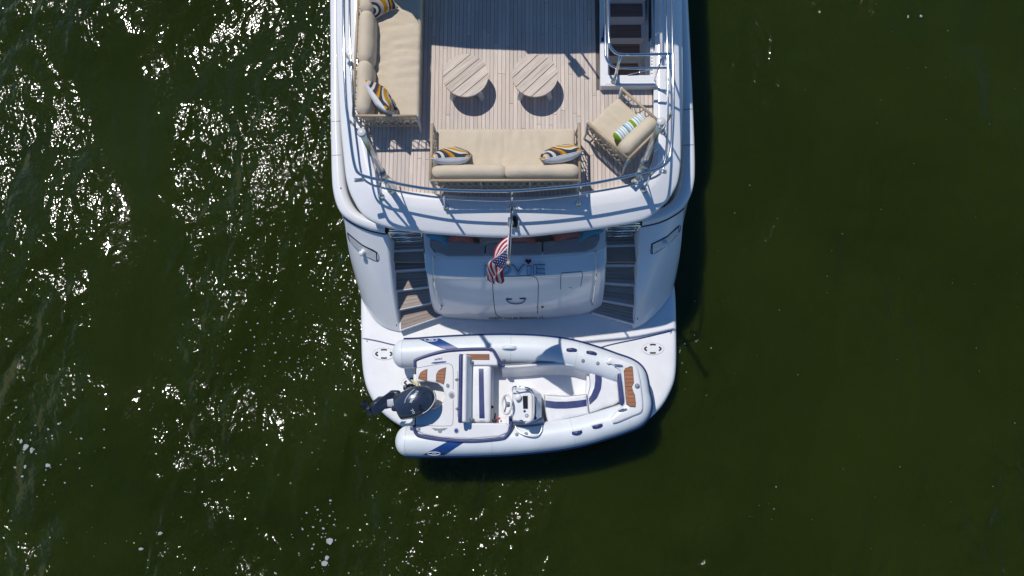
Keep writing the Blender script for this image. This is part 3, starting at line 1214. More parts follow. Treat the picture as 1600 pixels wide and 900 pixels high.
# guard rails and stanchions
TOP = [(537, -60), (537, 0), (537.5, 60), (538.5, 110), (541, 160), (544, 186), (550, 236), (555, 261), (561, 271), (576, 277), (600, 282), (640, 290.5), (680, 296), (740, 298.5), (800, 298.5), (860, 294), (920, 287.5), (980, 275.5), (1020, 266),
       (1033, 261), (1044, 251), (1049, 230), (1051, 200), (1052, 160), (1051, 84), (1050, 0), (1049, -60)]
LOW = [(546, -60), (546, 0), (547, 60), (549, 110), (552, 160), (555, 200), (559.5, 236), (563, 262), (568, 279), (580, 288), (596, 293), (640, 302), (690, 309), (745, 312.5), (800, 313), (860, 308.5), (920, 301), (980, 290.5), (1010, 282),
       (1031, 272), (1038, 256), (1042, 225), (1043, 190), (1043.5, 160), (1043.5, 106), (1042, 50), (1041, 0), (1040, -60)]
ZT1, ZT2 = 4.45, 3.98
g = MB()
top_path = smooth_path(SL(TOP, ZT1), 5)
g.tube(top_path, 0.024, 10)
g.build('guard_rail', M['steel'], yacht)
g = MB()
low_path = smooth_path(SL(LOW, ZT2), 5)
g.tube(low_path, 0.019, 10)
g.build('guard_rail', M['steel'], yacht)
def nearest(path, p):
    return min(path, key=lambda q: (q - p).length)
for (tx, ty), (bx, by) in (((688, 297), (697, 324)), ((800, 298.5), (800, 325)), ((911, 288.5), (904, 318)), ((592, 280), (596, 307)), ((1019, 266), (1006, 297)),
                           ((539, 80), (549, 101)), ((544, 184), (562, 207)), ((1051, 172), (1035, 206)), ((1051, 68), (1041, 90))):
    a = nearest(top_path, S(tx, ty, ZT1))
    b, nb = hit(CB, bx, by)
    if b.z > ZU + 0.2 or b.z < ZU - 0.3:
        b = S(bx, by, ZU + 0.06)
        nb = Vector((0, 0, 1))
    g = MB()
    g.tube([b, b.lerp(a, 0.5), a], 0.019, 10)
    c2 = nearest(low_path, b.lerp(a, 0.5))
    if (c2 - b.lerp(a, 0.5)).length < 0.4:
        mdl = b.lerp(a, (c2.z - b.z) / (a.z - b.z))
        g.tube([mdl, c2], 0.014, 8)
    st = g.build('stanchion', M['steel'], yacht)
    g = MB()
    g.lathe([(0.055, -0.005), (0.055, 0.012), (0.034, 0.02), (0.03, 0.07), (0.0, 0.075)], b, 16, rot=nb.to_track_quat('Z', 'Y').to_matrix())
    g.build('stanchion_foot', M['steel'], st)
# short tubular rod sockets at the two rail corners
for p0, p1 in (((568, 281, 4.2), (554.5, 281.5, 4.2)), ((1030, 268, 4.2), (1041, 268.5, 4.2))):
    g = MB()
    a, b = S(*p0), S(*p1)
    d = (b - a).normalized()
    g.tube([a, b], 0.032, 14)
    ob = g.build('rod_socket', M['steel'], yacht)
    g = MB()
    g.tube([b - d * 0.004, b + d * 0.006], 0.026, 14)
    g.build('socket_mouth', M['sand'], ob)
# awning poles
for base, topp in (((611, 297), (565, 207)), ((995, 281), (1033, 190))):
    b = S(*base, ZU + 0.04)
    best = None
    for h in range(150, 330, 5):
        q = S(*topp, ZU + 0.04 + h / 100)
        d = (q.xy - b.xy).length
        if best is None or d < best[0]:
            best = (d, q)
    t = best[1]
    g = MB()
    g.tube([b, b.lerp(t, 0.37)], 0.052, 16)
    g.tube([b.lerp(t, 0.36), t], 0.043, 16)
    pole = g.build('awning_pole', M['steel_soft'], yacht)
    g = MB()
    g.tube([b.lerp(t, 0.34), b.lerp(t, 0.385)], 0.060, 16)
    g.build('pole_collar', M['grey'], pole)
    g = MB()
    d = (t - b).normalized()
    rt = d.to_track_quat('Z', 'Y').to_matrix()
    g.lathe([(0.05, -0.05), (0.06, -0.03), (0.06, 0.01), (0.052, 0.02), (0.0, 0.022)], t, 18, rot=rt)
    g.tube([t + rt @ Vector((0.05, 0, 0)), t + rt @ Vector((0.09, 0.02, -0.03)), t + rt @ Vector((0.05, 0.02, -0.08))], 0.012, 8)
    g.build('pole_cap', M['leg_white'], pole)
    g = MB()
    g.lathe([(0.10, -0.02), (0.10, 0.01), (0.06, 0.03), (0.055, 0.12), (0.04, 0.14)], b, 18)
    br = b.lerp(t, 0.2)
    g.tube([br, nearest(low_path, br)], 0.013, 8)
    br = b.lerp(t, 0.33)
    g.tube([br, nearest(top_path, br)], 0.013, 8)
    g.tube([br + Vector((0.03, 0, 0)), b + Vector((0.12, 0.1, 0.03))], 0.012, 8)
    g.build('pole_bracket', M['steel'], pole)

# stern light / flagstaff socket and the staff
cb, nb = hit(CB, 802, 349)
g = MB()
g.rbox((0.12, 0.2, 0.12), 0.05, cb + Vector((0.02, 0.02, 0.03)), n=2)
sl = g.build('stern_light', M['black'], yacht)
g = MB()
g.rbox((0.07, 0.09, 0.05), 0.02, cb + Vector((-0.055, 0.035, 0.10)), n=2)
g.rbox((0.06, 0.07, 0.05), 0.02, cb + Vector((-0.05, -0.05, 0.08)), n=2)
g.lathe([(0.1, -0.01), (0.1, 0.01), (0.06, 0.018)], cb, 18, rot=nb.to_track_quat('Z', 'Y').to_matrix())
g.build('light_bracket', M['steel'], sl)
sb, st_ = S(800, 326, 3.62), S(794.3, 411, 4.70)
g = MB()
g.tube([sb, sb.lerp(st_, 0.96), st_], [0.026, 0.024, 0.024], 12)
staff = g.build('flagstaff', M['steel'], yacht)
g = MB()
g.lathe([(0.0, -0.03), (0.03, -0.02), (0.034, 0.0), (0.028, 0.025), (0.0, 0.032)], st_, 12, rot=(st_ - sb).to_track_quat('Z', 'Y').to_matrix())
g.build('staff_knob', M['tan_tube'], staff)

# flybridge hardtop ahead of the picture, whose shade lies on the deck
ZH = 5.9
def caster(px, py, z, zh=ZH):
    p = S(px, py, z)
    return Vector((p.x - SHX * (zh - z), p.y - SHY * (zh - z), zh))
hp = [caster(560, -75, ZU), caster(600, -16, 3.95), caster(613, 0, 3.95), caster(626, 11, 3.95), caster(641, 18, 3.95), caster(651, 30, 3.95), caster(668, 65, ZU), caster(735, 71, ZU), caster(819, 74, ZU), caster(820, 79, ZU), caster(884, 79, ZU), caster(937, 77, ZU),
      caster(985, 74, ZU), caster(1030, 68, ZU), caster(1064, 57, ZU), caster(1078, 20, ZU), caster(1082, -60, ZU)]
hp += [Vector((hp[-1].x, 13, ZH)), Vector((hp[0].x, 13, ZH))]
g = MB()
g.prism(hp, ZH, ZH + 0.14)
ht = g.build('hardtop', M['gelcoat'], yacht, bevel=0.02)
g = MB()
g.tube([caster(884, 74, ZU), caster(887, 86, ZU), caster(895, 95, ZU), caster(899, 101, ZU)], 0.045, 8)
ba, bb = caster(895, 98, ZU), caster(908, 115, ZU)
dd = (bb - ba).normalized()
g.box((0.16, (bb - ba).length, 0.14), (ba + bb) / 2, Matrix.Rotation(atan2(dd.y, dd.x) - pi / 2, 3, 'Z'))
g.tube([bb, caster(920, 123, ZU)], 0.022, 6)
g.build('searchlight_arm', M['gelcoat'], yacht)
g = MB()
g.tube([caster(904, 76, ZU), caster(936, 122, ZU)], 0.018, 6)
g.build('whip_antenna', M['gelcoat'], yacht)

for xx in (-2.2, 1.9):
    g = MB()
    g.tube([Vector((xx, 10.5, ZU - 0.1)), Vector((xx * 0.97, 10.2, ZH + 0.02))], 0.09, 12)
    g.build('hardtop_pillar', M['gelcoat'], yacht)

# side stairwell in the deck
g = MB()
g.prism(SL([(937, -60), (950, -60), (950.5, 117), (1024, 117), (1025, 134), (938, 134.5)], 3.67), ZU - 0.25, 3.67)
sw = g.build('stairwell_coaming', M['gelcoat'], yacht, bevel=0.015)
g = MB()
g.prism(SL([(946, 130.6), (1022, 130), (1022, 131), (946, 131.6)], 3.674), 3.66, 3.674)
g.build('coaming_seam', M['light_grey'], sw)
xl, xr = S(947, 60, 2.9).x, S(1007, 60, 2.9).x
yaft = [S(975, 27, 3.05).y, S(975, 60, 2.83).y, S(975, 88, 2.61).y, S(975, 120, 2.39).y]
for k, (ya, z) in enumerate(zip([S(975, -6, 3.27).y] + yaft, (3.27, 3.05, 2.83, 2.61, 2.39))):
    yf = ya + 0.34
    g = MB()
    g.prism([(xl, ya), (xr, ya), (xr, yf), (xl, yf)], z - 0.35, z - 0.006)
    tr = g.build('stair_tread', M['gelcoat'], yacht)
    xa, xb = S(953, 60, 2.9).x, S(1003, 60, 2.9).x
    for q in range(4):
        g = MB()
        y0, y1 = ya + 0.012 + q * 0.065, ya + 0.012 + q * 0.065 + 0.06
        g.prism([(xa, y0), (xb, y0), (xb, y1), (xa, y1)], z - 0.02, z + 0.002)
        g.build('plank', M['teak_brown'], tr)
g = MB()
xw = S(1024, 60, 3.55).x
ya, yb = S(980, 118, 3.67).y, ci[-1].y
g.prism([(xr, ya + 0.02), (xw, ya + 0.02), (xw, yb), (xr, yb)], 1.6, 2.9)
wx = S(1015, 60, 3.2).x
g.prism([(wx, ya + 0.03), (xw, ya + 0.03), (xw, yb), (wx, yb)], 2.85, 3.45)
g.prism([(xl - 0.1, ya - 0.25), (xw, ya - 0.25), (xw, ya - 0.02), (xl - 0.1, ya - 0.02)], 1.6, ZU - 0.12)
g.prism([(xl - 0.1, ya), (xl - 0.02, ya), (xl - 0.02, yb), (xl - 0.1, yb)], 1.6, ZU)
g.build('stairwell_wall', M['gelcoat'], yacht)
# sliding-hatch track with a row of slots, its white frame and small fittings
g = MB()
a, b = S(1018.5, 122, 3.5), S(1018.5, 60, 3.5)
g.prism([(a.x - 0.022, a.y), (a.x + 0.022, a.y), (b.x + 0.022, b.y), (b.x - 0.022, b.y)], 3.44, 3.50)
trk = g.build('hatch_track', M['white_paint'], yacht)
for q in range(13):
    p = a.lerp(b, (q + 0.5) / 13)
    g = MB()
    g.box((0.018, 0.022, 0.01), (p.x, p.y, 3.50))
    g.build('track_slot', M['seam'], trk)
g = MB()
a, b = S(1034, 88, 3.72), S(1030, -60, 3.72)
g.tube([a, b], 0.028, 8)
g.build('hatch_frame', M['gelcoat'], yacht)
g = MB()
a, b = S(1016, 62, 3.48), S(1016, -60, 3.48)
g.prism([(a.x - 0.02, a.y), (a.x + 0.02, a.y), (b.x + 0.02, b.y), (b.x - 0.02, b.y)], 3.42, 3.47)
g.build('hatch_gap', M['seam'], yacht)
for pts, r in (([(981, 117, 3.68), (1000, 112, 3.72), (1020, 108, 3.76)], 0.010), ([(1023, 123, 3.7), (1028, 110, 3.95), (1033, 92, 4.2)], 0.016), ([(1024, 57, 3.7), (1025, 52, 3.76), (1030, 51, 3.76)], 0.012)):
    g = MB()
    g.tube(SL(pts, 0), r, 8)
    g.build('hatch_strut', M['steel'], yacht)
g = MB()
p = S(942, 62, 3.68)
g.box((0.05, 0.06, 0.03), p)
g.tube([p, S(945, 36, 3.72)], 0.012, 6)
g.build('gate_latch', M['navy_rub'], yacht)
for pts, z, r in (([(949.5, -60), (950, 0), (951, 58), (953, 71), (958, 79), (967, 84.5), (985, 85.5), (1020, 85), (1051, 84)], ZT1, 0.024),
                  ([(946, -60), (946, 28), (946, 80), (947.5, 91), (952, 99), (961, 105), (975, 106.5), (1010, 106.5), (1043.5, 106)], ZT2, 0.021)):
    g = MB()
    g.tube(smooth_path(SL(pts, z), 6), r, 10)
    g.build('stairwell_rail', M['steel'], yacht)
g = MB()
g.tube([S(959, 127, 3.68), S(970, 87, 4.43)], 0.025, 12)
pst = g.build('stanchion', M['steel'], yacht)
g = MB()
g.lathe([(0.055, -0.005), (0.055, 0.012), (0.034, 0.02), (0.03, 0.07), (0.0, 0.075)], S(959, 127, 3.67), 16)
g.build('stanchion_foot', M['steel'], pst)
# white ledge along the starboard edge of the teak
g = MB()
g.prism(SL([(1021.5, 136), (1029, 136), (1029, 232), (1021.5, 238)], 3.6), ZU - 0.02, 3.60)
g.build('deck_ledge', M['gelcoat'], yacht, bevel=0.015)


# ------------------------------------------------------------------ deck furniture
def make_seat(name, label, cat, w, d, nback, loc, rotz, group=None, seed=1.0, open_arm=False):
    "rope-sided lounge seat, local axes: x along the back, +y towards the back"
    t = thing(name, label, cat, loc, rotz, group, world_children=False)
    zt, zl = 0.70, 0.20
    hw, hd = w / 2, d / 2
    g = MB()
    g.tube([(-hw, -hd, zt - 0.03), (-hw, hd, zt)], 0.024, 10)
    g.tube([(hw, -hd, zt - 0.03), (hw, hd, zt)], 0.024, 10)
    g.tube([(-hw, hd, zt), (hw, hd, zt)], 0.024, 10)
    g.build('top_rail', M['tan_tube'], t, world=False)
    g = MB()
    q = 0.015
    lp = [(-hw + q, -hd + 0.02, zl), (-hw + q, hd - q, zl), (hw - q, hd - q, zl), (hw - q, -hd + 0.02, zl)]
    g.tube(lp, 0.018, 8, closed=True)
    g.build('lower_frame', M['tan_tube'], t, world=False)
    for sx in (-1, 1):
        for sy in (-1, 1):
            g = MB()
            a = Vector((sx * hw, sy * hd, zt + 0.01 if sy > 0 else zt - 0.02))
            b = Vector((sx * (hw - q), sy * (hd - (q if sy > 0 else 0.02)), zl))
            c = Vector((sx * (hw + 0.03), sy * (hd + (0.02 if sy > 0 else -0.02)), 0.0))
            g.tube([a, b, c], [0.026, 0.022, 0.018], 8)
            g.build('leg', M['leg_white'], t, world=False)
    if nback > 1:
        for k in (1, 2):
            g = MB()
            xx = -hw + w * k / 3
            g.tube([(xx, hd, zt), (xx, hd - q, zl)], 0.016, 8)
            g.build('back_post', M['leg_white'], t, world=False)
    # knotted rope sides
    def lattice(p00, p10, p01, p11, cells):
        g = MB()
        P = lambda u, v: (p00.lerp(p10, u)).lerp(p01.lerp(p11, u), v)
        n = cells
        for i in range(n):
            u0, u1, um = i / n, (i + 1) / n, (i + 0.5) / n
            for a, b in (((u0, 1), (um, 0.55)), ((u1, 1), (um, 0.55)), ((um, 0.55), (u0, 0.28)), ((um, 0.55), (u1, 0.28)), ((u0, 0.28), (um, 0)), ((u1, 0.28), (um, 0))):
                A, B_ = P(*a), P(*b)
                g.tube([A, B_], 0.009, 4)
        o = g.build('rope_lattice', M['rope'], t, world=False)
        o['kind'] = 'stuff'
    V = Vector
    lattice(V((-hw + q, hd - q, zl)), V((hw - q, hd - q, zl)), V((-hw, hd, zt)), V((hw, hd, zt)), max(6, int(w / 0.115)))
    for sx in (-1, 1):
        lattice(V((sx * (hw - q), -hd + 0.02, zl)), V((sx * (hw - q), hd - q, zl)), V((sx * hw, -hd, zt - 0.03)), V((sx * hw, hd, zt)), max(5, int(d / 0.115)))
    g = MB()
    g.box((w - 0.12, d - 0.10, 0.05), (0, 0, 0.235))
    g.build('seat_base', M['rope'], t, bevel=0.01, world=False)
    g = MB()
    cw = w - 0.10
    g.rbox((cw, d - 0.09, 0.19), 0.055, (0, -0.045, 0.365), n=max(10, int(w * 22)), bulge=0.022, wr=0.012, seed=seed)
    for p in g.v:                                   # soft creases pulled across the seat
        if p.z > 0.40:
            k = 1 - min(1.0, abs(p.x / hw) * 1.1) ** 2
            f = noise.noise(Vector((p.x * 11 + 0.5 * p.y + seed, p.y * 1.6 + seed, seed)))
            p.z -= 0.045 * k * max(0.0, 0.35 - abs(f)) / 0.35 * (0.5 + 0.5 * noise.noise(Vector((p.x * 2, p.y * 2.5, seed + 9))))
    g.build('seat_cushion', M['beige'], t, world=False)
    bw = (w - 0.07) / nback
    for k in range(nback):
        g = MB()
        g.rbox((bw + 0.01, 0.22, 0.38), 0.105, (-hw + 0.035 + bw * (k + 0.5), hd - 0.165, 0.585), rot=Matrix.Rotation(R(-9), 3, 'X'), n=9, bulge=0.03, side_bulge=0.03, wr=0.018, seed=seed + 3.3 * k)
        g.build('back_cushion', M['beige'], t, world=False)
    return t


ZR = ZU + 0.70
# sofa along the port rail
a, b = S(552, 183, ZR), S(651, 178, ZR)
depth = b.x - a.x
length = 2.75
loc = Vector(((a.x + b.x) / 2, (a.y + b.y) / 2 + length / 2, ZU))
sofa1 = make_seat('rope_sofa', 'long beige sofa along the left rail, its near arm beside the deck corner', 'sofa', length, depth, 3, loc, R(90), 'beige rope-sided lounge seats', 1.0)
SOFA1 = (loc, R(90), length, depth)
# sofa across the stern
a, b, c = S(673, 283, ZR), S(906, 281, ZR), S(790, 200, ZU + 0.46)
width, depth2 = (b - a).length, c.y - (a.y + b.y) / 2
loc2 = Vector(((a.x + b.x) / 2, (a.y + b.y) / 2 + depth2 / 2, ZU))
sofa2 = make_seat('rope_sofa', 'two-cushion beige sofa set across the stern with its back to the aft railing', 'sofa', width, depth2, 2, loc2, R(180), 'beige rope-sided lounge seats', 8.0)
# armchair in the starboard corner
A, B_, D, C_ = S(918, 189, ZR), S(972, 138, ZR), S(980, 247, ZR), S(1037, 196, ZR)
ctr = (A + B_ + C_ + D) / 4
wd = ((A - B_).length + (D - C_).length) / 2
dp = ((A - D).length + (B_ - C_).length) / 2
dv = (C_ + D - A - B_).normalized()
rz3 = atan2(-dv.x, dv.y)
chair = make_seat('rope_armchair', 'beige rope-sided armchair set at an angle below the stairwell', 'armchair', wd, dp, 1, Vector((ctr.x, ctr.y, ZU)), rz3, 'beige rope-sided lounge seats', 15.0)

# coffee tables
def make_table(loc, label, rot):
    t = thing('coffee_table', label, 'table', loc, rot, 'round slatted coffee tables', world_children=False)
    Rr, h, th = 0.382, 0.385, 0.04
    n = 5
    wv = 2 * Rr / n
    for k in range(n):
        y0, y1 = -Rr + k * wv + (0.0 if k == 0 else 0.005), -Rr + (k + 1) * wv - (0.0 if k == n - 1 else 0.005)
        ys = [y0 + (y1 - y0) * i / 10 for i in range(11)]
        hx = lambda y: sqrt(max(0.0, Rr * Rr - y * y))
        poly = [(hx(y), y) for y in ys] + [(-hx(y), y) for y in reversed(ys)]
        cl = []
        for p in poly:
            if not cl or (Vector(p) - Vector(cl[-1])).length > 1e-4:
                cl.append(p)
        if (Vector(cl[0]) - Vector(cl[-1])).length < 1e-4:
            cl.pop()
        g = MB()
        g.prism(cl, h - th, h)
        g.build('plank', M['teak_table'], t, bevel=0.004, world=False)
    g = MB()
    g.box((0.06, 0.62, 0.035), (0.17, 0, h - th - 0.018))
    g.box((0.06, 0.62, 0.035), (-0.17, 0, h - th - 0.018))
    g.build('batten', M['teak_table'], t, world=False)
    for k in range(4):
        an = R(45 + 90 * k) - rot
        g = MB()
        e = Vector((cos(an), sin(an), 0))
        s_ = Vector((-sin(an), cos(an), 0))
        pts = []
        def q(r, z, s2):
            return e * r + s_ * s2 + Vector((0, 0, z))
        vs = []
        for s2 in (-0.04, 0.04):
            vs += [q(0.20, h - th, s2), q(0.30, h - th, s2), q(0.395, 0.0, s2), q(0.33, 0.0, s2)]
        g.add(vs, [(0, 1, 2, 3), (7, 6, 5, 4), (0, 4, 5, 1), (1, 5, 6, 2), (2, 6, 7, 3), (3, 7, 4, 0)], smooth=False)
        lg = g.build('leg', M['light_grey'], t, world=False)
        g = MB()
        for r_, z_ in ((0.31, 0.22), (0.285, 0.16)):
            g.tube([q(r_, z_, -0.045), q(r_, z_, 0.045)], 0.01, 8)
        g.build('bolt', M['black'], lg, world=False)
    g = MB()
    for k in (0, 1):
        an = R(45 + 90 * k) - rot
        g.box((0.6, 0.04, 0.04), (0, 0, 0.09 + 0.042 * k), Matrix.Rotation(an, 3, 'Z'))
    g.build('cross_brace', M['light_grey'], t, world=False)
    return t


p = S(727.5, 117.5, ZU + 0.385)
make_table(Vector((p.x, p.y, ZU)), 'round slatted teak coffee table nearer the long left sofa', R(41))
p = S(836, 117.5, ZU + 0.385)
make_table(Vector((p.x, p.y, ZU)), 'round slatted teak coffee table nearer the stairwell', R(44))


# throw pillows: local XY is the face, front (+Z) printed
def throw_pillow(label, loc, rot, w, h, t, front, back, group, seed):
    th = thing('throw_pillow', label, 'pillow', loc, 0, group, world_children=False)
    th.rotation_euler = rot
    g = MB()
    g.pillow(w, h, t, 14, seed, 0, 1)
    g.build('cover', [front, back], th, world=False)
    g = MB()
    pts = []
    for k in range(4):
        for i in range(8):
            u = -1 + 2 * i / 8
            uu, vv = ((u, -1), (1, u), (-u, 1), (-1, -u))[k]
            pts.append((w / 2 * uu * (1 - 0.12 * (1 - vv * vv)), h / 2 * vv * (1 - 0.12 * (1 - uu * uu)), 0))
    g.tube(pts, 0.005, 5, closed=True)
    g.build('piping', back, th, world=False)
    return th


def face_rot(direction_deg, lean):
    "stand the pillow up: its face looks along direction (degrees from +X), leaning back"
    d = R(direction_deg)
    z = Vector((cos(d) * cos(R(lean)), sin(d) * cos(R(lean)), sin(R(lean))))
    x = Vector((-sin(d), cos(d), 0))
    y = z.cross(x)
    return Matrix((x, y, z)).transposed().to_euler()


G1 = 'swirl-print throw pillows'
ZS = ZU + 0.47
throw_pillow('swirl-print pillow at the left end of the stern sofa', S(706, 245, ZS + 0.20), face_rot(92, 24), 0.64, 0.46, 0.30, M['swirl'], M['white_cloth'], G1, 1.0)
throw_pillow('swirl-print pillow at the right end of the stern sofa, tilted up to the arm', S(876, 241, ZS + 0.20), face_rot(103, 24), 0.68, 0.46, 0.30, M['swirl'], M['white_cloth'], G1, 5.0)
throw_pillow('swirl-print pillow standing at the near end of the long left sofa', S(596, 153, ZS + 0.19), face_rot(36, 20), 0.66, 0.46, 0.28, M['swirl'], M['white_cloth'], G1, 9.0)
throw_pillow('swirl-print pillow at the top edge of the picture on the left sofa', S(591, 1, ZS + 0.20), face_rot(-60, 52), 0.50, 0.50, 0.20, M['swirl'], M['white_cloth'], G1, 13.0)
# striped bolster on the armchair
a, b = S(963, 216, ZS + 0.12), S(1006, 184, ZS + 0.12)
bol = thing('bolster_pillow', 'striped white, blue and green bolster pillow on the armchair', 'pillow', (a + b) / 2, atan2((b - a).y, (b - a).x), None, world_children=False)
L = (b - a).length
L = 0.64
prof = []
path, rad = [], []
for i in range(25):
    t = i / 24
    path.append((-L / 2 + L * t, 0.0, 0))
    rad.append(0.102 * (max(0.0, 1 - abs(2 * t - 1) ** 7)) ** 0.5 + 0.006)
g = MB()
g.tube(path, rad, 18, flatten=0.9)
for p in g.v:
    p += p.normalized() * 0.008 * noise.noise(p * 9)
g.build('cover', M['stripes'], bol, world=False)
# pillows on the shaded settee
G2 = 'pillows on the transom settee'
zz = 2.18
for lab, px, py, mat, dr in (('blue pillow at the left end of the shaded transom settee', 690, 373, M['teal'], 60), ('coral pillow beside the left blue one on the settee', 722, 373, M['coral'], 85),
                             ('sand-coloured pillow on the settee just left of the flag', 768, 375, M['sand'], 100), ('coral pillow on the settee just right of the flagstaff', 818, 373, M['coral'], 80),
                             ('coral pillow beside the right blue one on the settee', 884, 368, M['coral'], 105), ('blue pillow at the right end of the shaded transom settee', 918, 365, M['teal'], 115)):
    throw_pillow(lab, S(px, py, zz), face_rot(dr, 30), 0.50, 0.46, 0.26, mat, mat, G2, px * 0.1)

# ------------------------------------------------------------------ flag
bot = [(796, 366, 4.16), (784, 378, 4.10), (775, 390, 4.04), (771, 401, 3.96), (763, 412, 3.86), (760, 425, 3.74), (761, 436, 3.62), (765, 442, 3.55)]
topl = [(793.5, 408, 4.66), (792, 413, 4.56), (791, 418, 4.42), (790, 423, 4.28), (788, 428, 4.12), (786, 433, 3.98), (784, 437, 3.84), (780, 440, 3.72)]
Bp = resample(smooth_path(SL(bot, 0), 6), 49)
Tp = resample(smooth_path(SL(topl, 0), 6), 49)
me_v, me_f, uvs = [], [], []
nv = 20
for i in range(49):
    u = i / 48
    for j in range(nv + 1):
        v = j / nv
        p = Bp[i].lerp(Tp[i], v)
        # bunched folds that deepen towards the fly
        wv_ = sin(v * 11.0 + u * 7.0) * 0.075 * u ** 0.6 + sin(u * 13 + v * 4) * 0.035 * (1 - (2 * v - 1) ** 2) * u ** 0.3
        p = p + Vector((-0.55 * wv_ - 0.10 * sin(pi * v) * sin(pi * min(1, u * 1.2)), 0.35 * wv_, 0.75 * wv_ - 0.06 * sin(pi * v)))
        me_v.append(p)
        uvs.append((u, v))
for i in range(48):
    for j in range(nv):
        a = i * (nv + 1) + j
        me_f.append((a, a + nv + 1, a + nv + 2, a + 1))
flag_base = Vector((st_.x, st_.y, 3.5))
me = bpy.data.meshes.new('flag')
me.from_pydata([tuple(p - flag_base) for p in me_v], [], me_f)
ul = me.uv_layers.new(name='UVMap')
for lp in me.loops:
    ul.data[lp.index].uv = uvs[lp.vertex_index]
me.materials.append(M['flag'])
me.polygons.foreach_set('use_smooth', [True] * len(me.polygons))
fl = bpy.data.objects.new('flag', me)
COL.objects.link(fl)
fl.location = flag_base
sol = fl.modifiers.new('cloth', 'SOLIDIFY')
sol.thickness = 0.003
tag(fl, 'stars and stripes ensign hanging in folds from the flagstaff at the stern', 'flag')

# ------------------------------------------------------------------ inflatable tender on the swim platform
tender = thing('inflatable_tender', 'white rigid inflatable tender with navy trim and raised outboard, lying across the swim platform', 'tender', S(815, 625, 0.5))
ZC = 1.03
CL = [(631, 553), (650, 552.5), (700, 549), (760, 546.5), (810, 546.5), (850, 548.5), (890, 554), (930, 565), (958, 574.5), (977, 580.5), (988, 587.5), (992, 599), (994.5, 616), (997, 632), (991, 645), (973, 653),
      (945, 662), (905, 673), (860, 680.5), (800, 686), (740, 688.5), (690, 689.5), (655, 689.5), (636, 689)]
def zline(q):
    return ZC + 0.05 * max(0.0, 1 - ((q - 11.5) / 5.5) ** 2)
cl = smooth_path([S(x, y, zline(i)) for i, (x, y) in enumerate(CL)], 8)
n = len(cl)
RT = 0.283
rad = []
for i in range(n):
    t = i / (n - 1)
    r = RT * (1 - 0.12 * math.exp(-((t - 0.5) / 0.16) ** 2))
    rad.append(r)
# rounded stern cones
def dome(p, d, r, k=7):
    pts, rr = [], []
    for i in range(1, k + 1):
        a = pi / 2 * i / k
        pts.append(p + d * (r * 0.78 * sin(a)))
        rr.append(max(0.004, r * cos(a)))
    return pts, rr
d0 = (cl[0] - cl[1]).normalized()
d1 = (cl[-1] - cl[-2]).normalized()
p0, r0 = dome(cl[0], d0, RT)
p1, r1 = dome(cl[-1], d1, RT)
path = list(reversed(p0)) + cl + p1
rads = list(reversed(r0)) + rad + r1
TU = MB()
TU.tube(path, rads, 28)
tube = TU.build('buoyancy_tube', M['hypalon'], tender)
TUB = TU.bvh()
# rubbing strake round the outside
outer = []
outn = []
for i in range(n):
    t = (cl[min(i + 1, n - 1)] - cl[max(i - 1, 0)]).normalized()
    nn = Vector((t.y, -t.x, 0)).normalized()
    if nn.dot(cl[i] - S(815, 620, ZC)) < 0:
        nn = -nn
    outer.append(cl[i] + nn * (rad[i] + 0.004))
    outn.append(nn)
rings = []
for dz, dn in ((-0.06, -0.03), (-0.055, 0.012), (-0.02, 0.02), (0.0, 0.03), (0.02, 0.02), (0.055, 0.012), (0.06, -0.03)):
    rings.append([p + nn * dn + Vector((0, 0, dz)) for p, nn in zip(outer, outn)])
g = MB()
e0 = len(CL)
g.loft(rings, False)
g.build('rubbing_strake', M['navy_rub'], tube)
# seams of the stern cones
for k in (0, -1):
    g = MB()
    c = cl[0] if k == 0 else cl[-1]
    dd = d0 if k == 0 else d1
    ring = []
    sd = dd.cross(Vector((0, 0, 1))).normalized()
    for i in range(28):
        a = 2 * pi * i / 28
        ring.append(c + (sd * cos(a) + Vector((0, 0, 1)) * sin(a)) * (RT + 0.0015))
    g.tube(ring, 0.003, 4, closed=True)
    g.build('cone_seam', M['light_grey'], tube)

# welded seams round the tubes
for k in (30, 50, 66, 118, 138, 156):
    k = min(k, n - 2)
    dd = (cl[k + 1] - cl[k - 1]).normalized()
    sd = dd.cross(Vector((0, 0, 1))).normalized()
    g = MB()
    g.tube([cl[k] + (sd * cos(2 * pi * i / 28) + Vector((0, 0, 1)) * sin(2 * pi * i / 28)) * (rad[k] + 0.0005) for i in range(28)], 0.003, 4, closed=True)
    g.build('tube_seam', M['light_grey'], tube)

# hull below, floor and liner
inner_lo = [(648, 560), (700, 552), (770, 550), (850, 556), (900, 562), (940, 576), (972, 592), (985, 612), (984, 632), (965, 645), (930, 656), (880, 667), (800, 676), (700, 680), (648, 680)]
hp_ = smooth_path(SL(inner_lo, 0.9), 4)
cen = S(760, 620, 0.55)
g = MB()
rb = [Vector((p.x, p.y, 0.93)) for p in hp_]
rm = [Vector((p.x, cen.y + (p.y - cen.y) * 0.85, 0.72)) for p in hp_]
rk = [Vector((p.x - 0.25 * max(0, (p.x - 0.5)) * 0.3, cen.y + (p.y - cen.y) * 0.12, 0.53)) for p in hp_]
g.loft([rb, rm, rk], True, flip=True)
g.add(rk, [tuple(range(len(rk)))])
g.build('rigid_hull', M['liner'], tender)
ZF = 0.80
g = MB()
g.prism(SL([(735, 561), (800, 566), (850, 564), (905, 567), (945, 584), (968, 592), (970, 640), (930, 652), (880, 664), (800, 672), (735, 672)], 0.9), ZF - 0.04, ZF)
floor = g.build('cockpit_floor', M['liner'], tender)
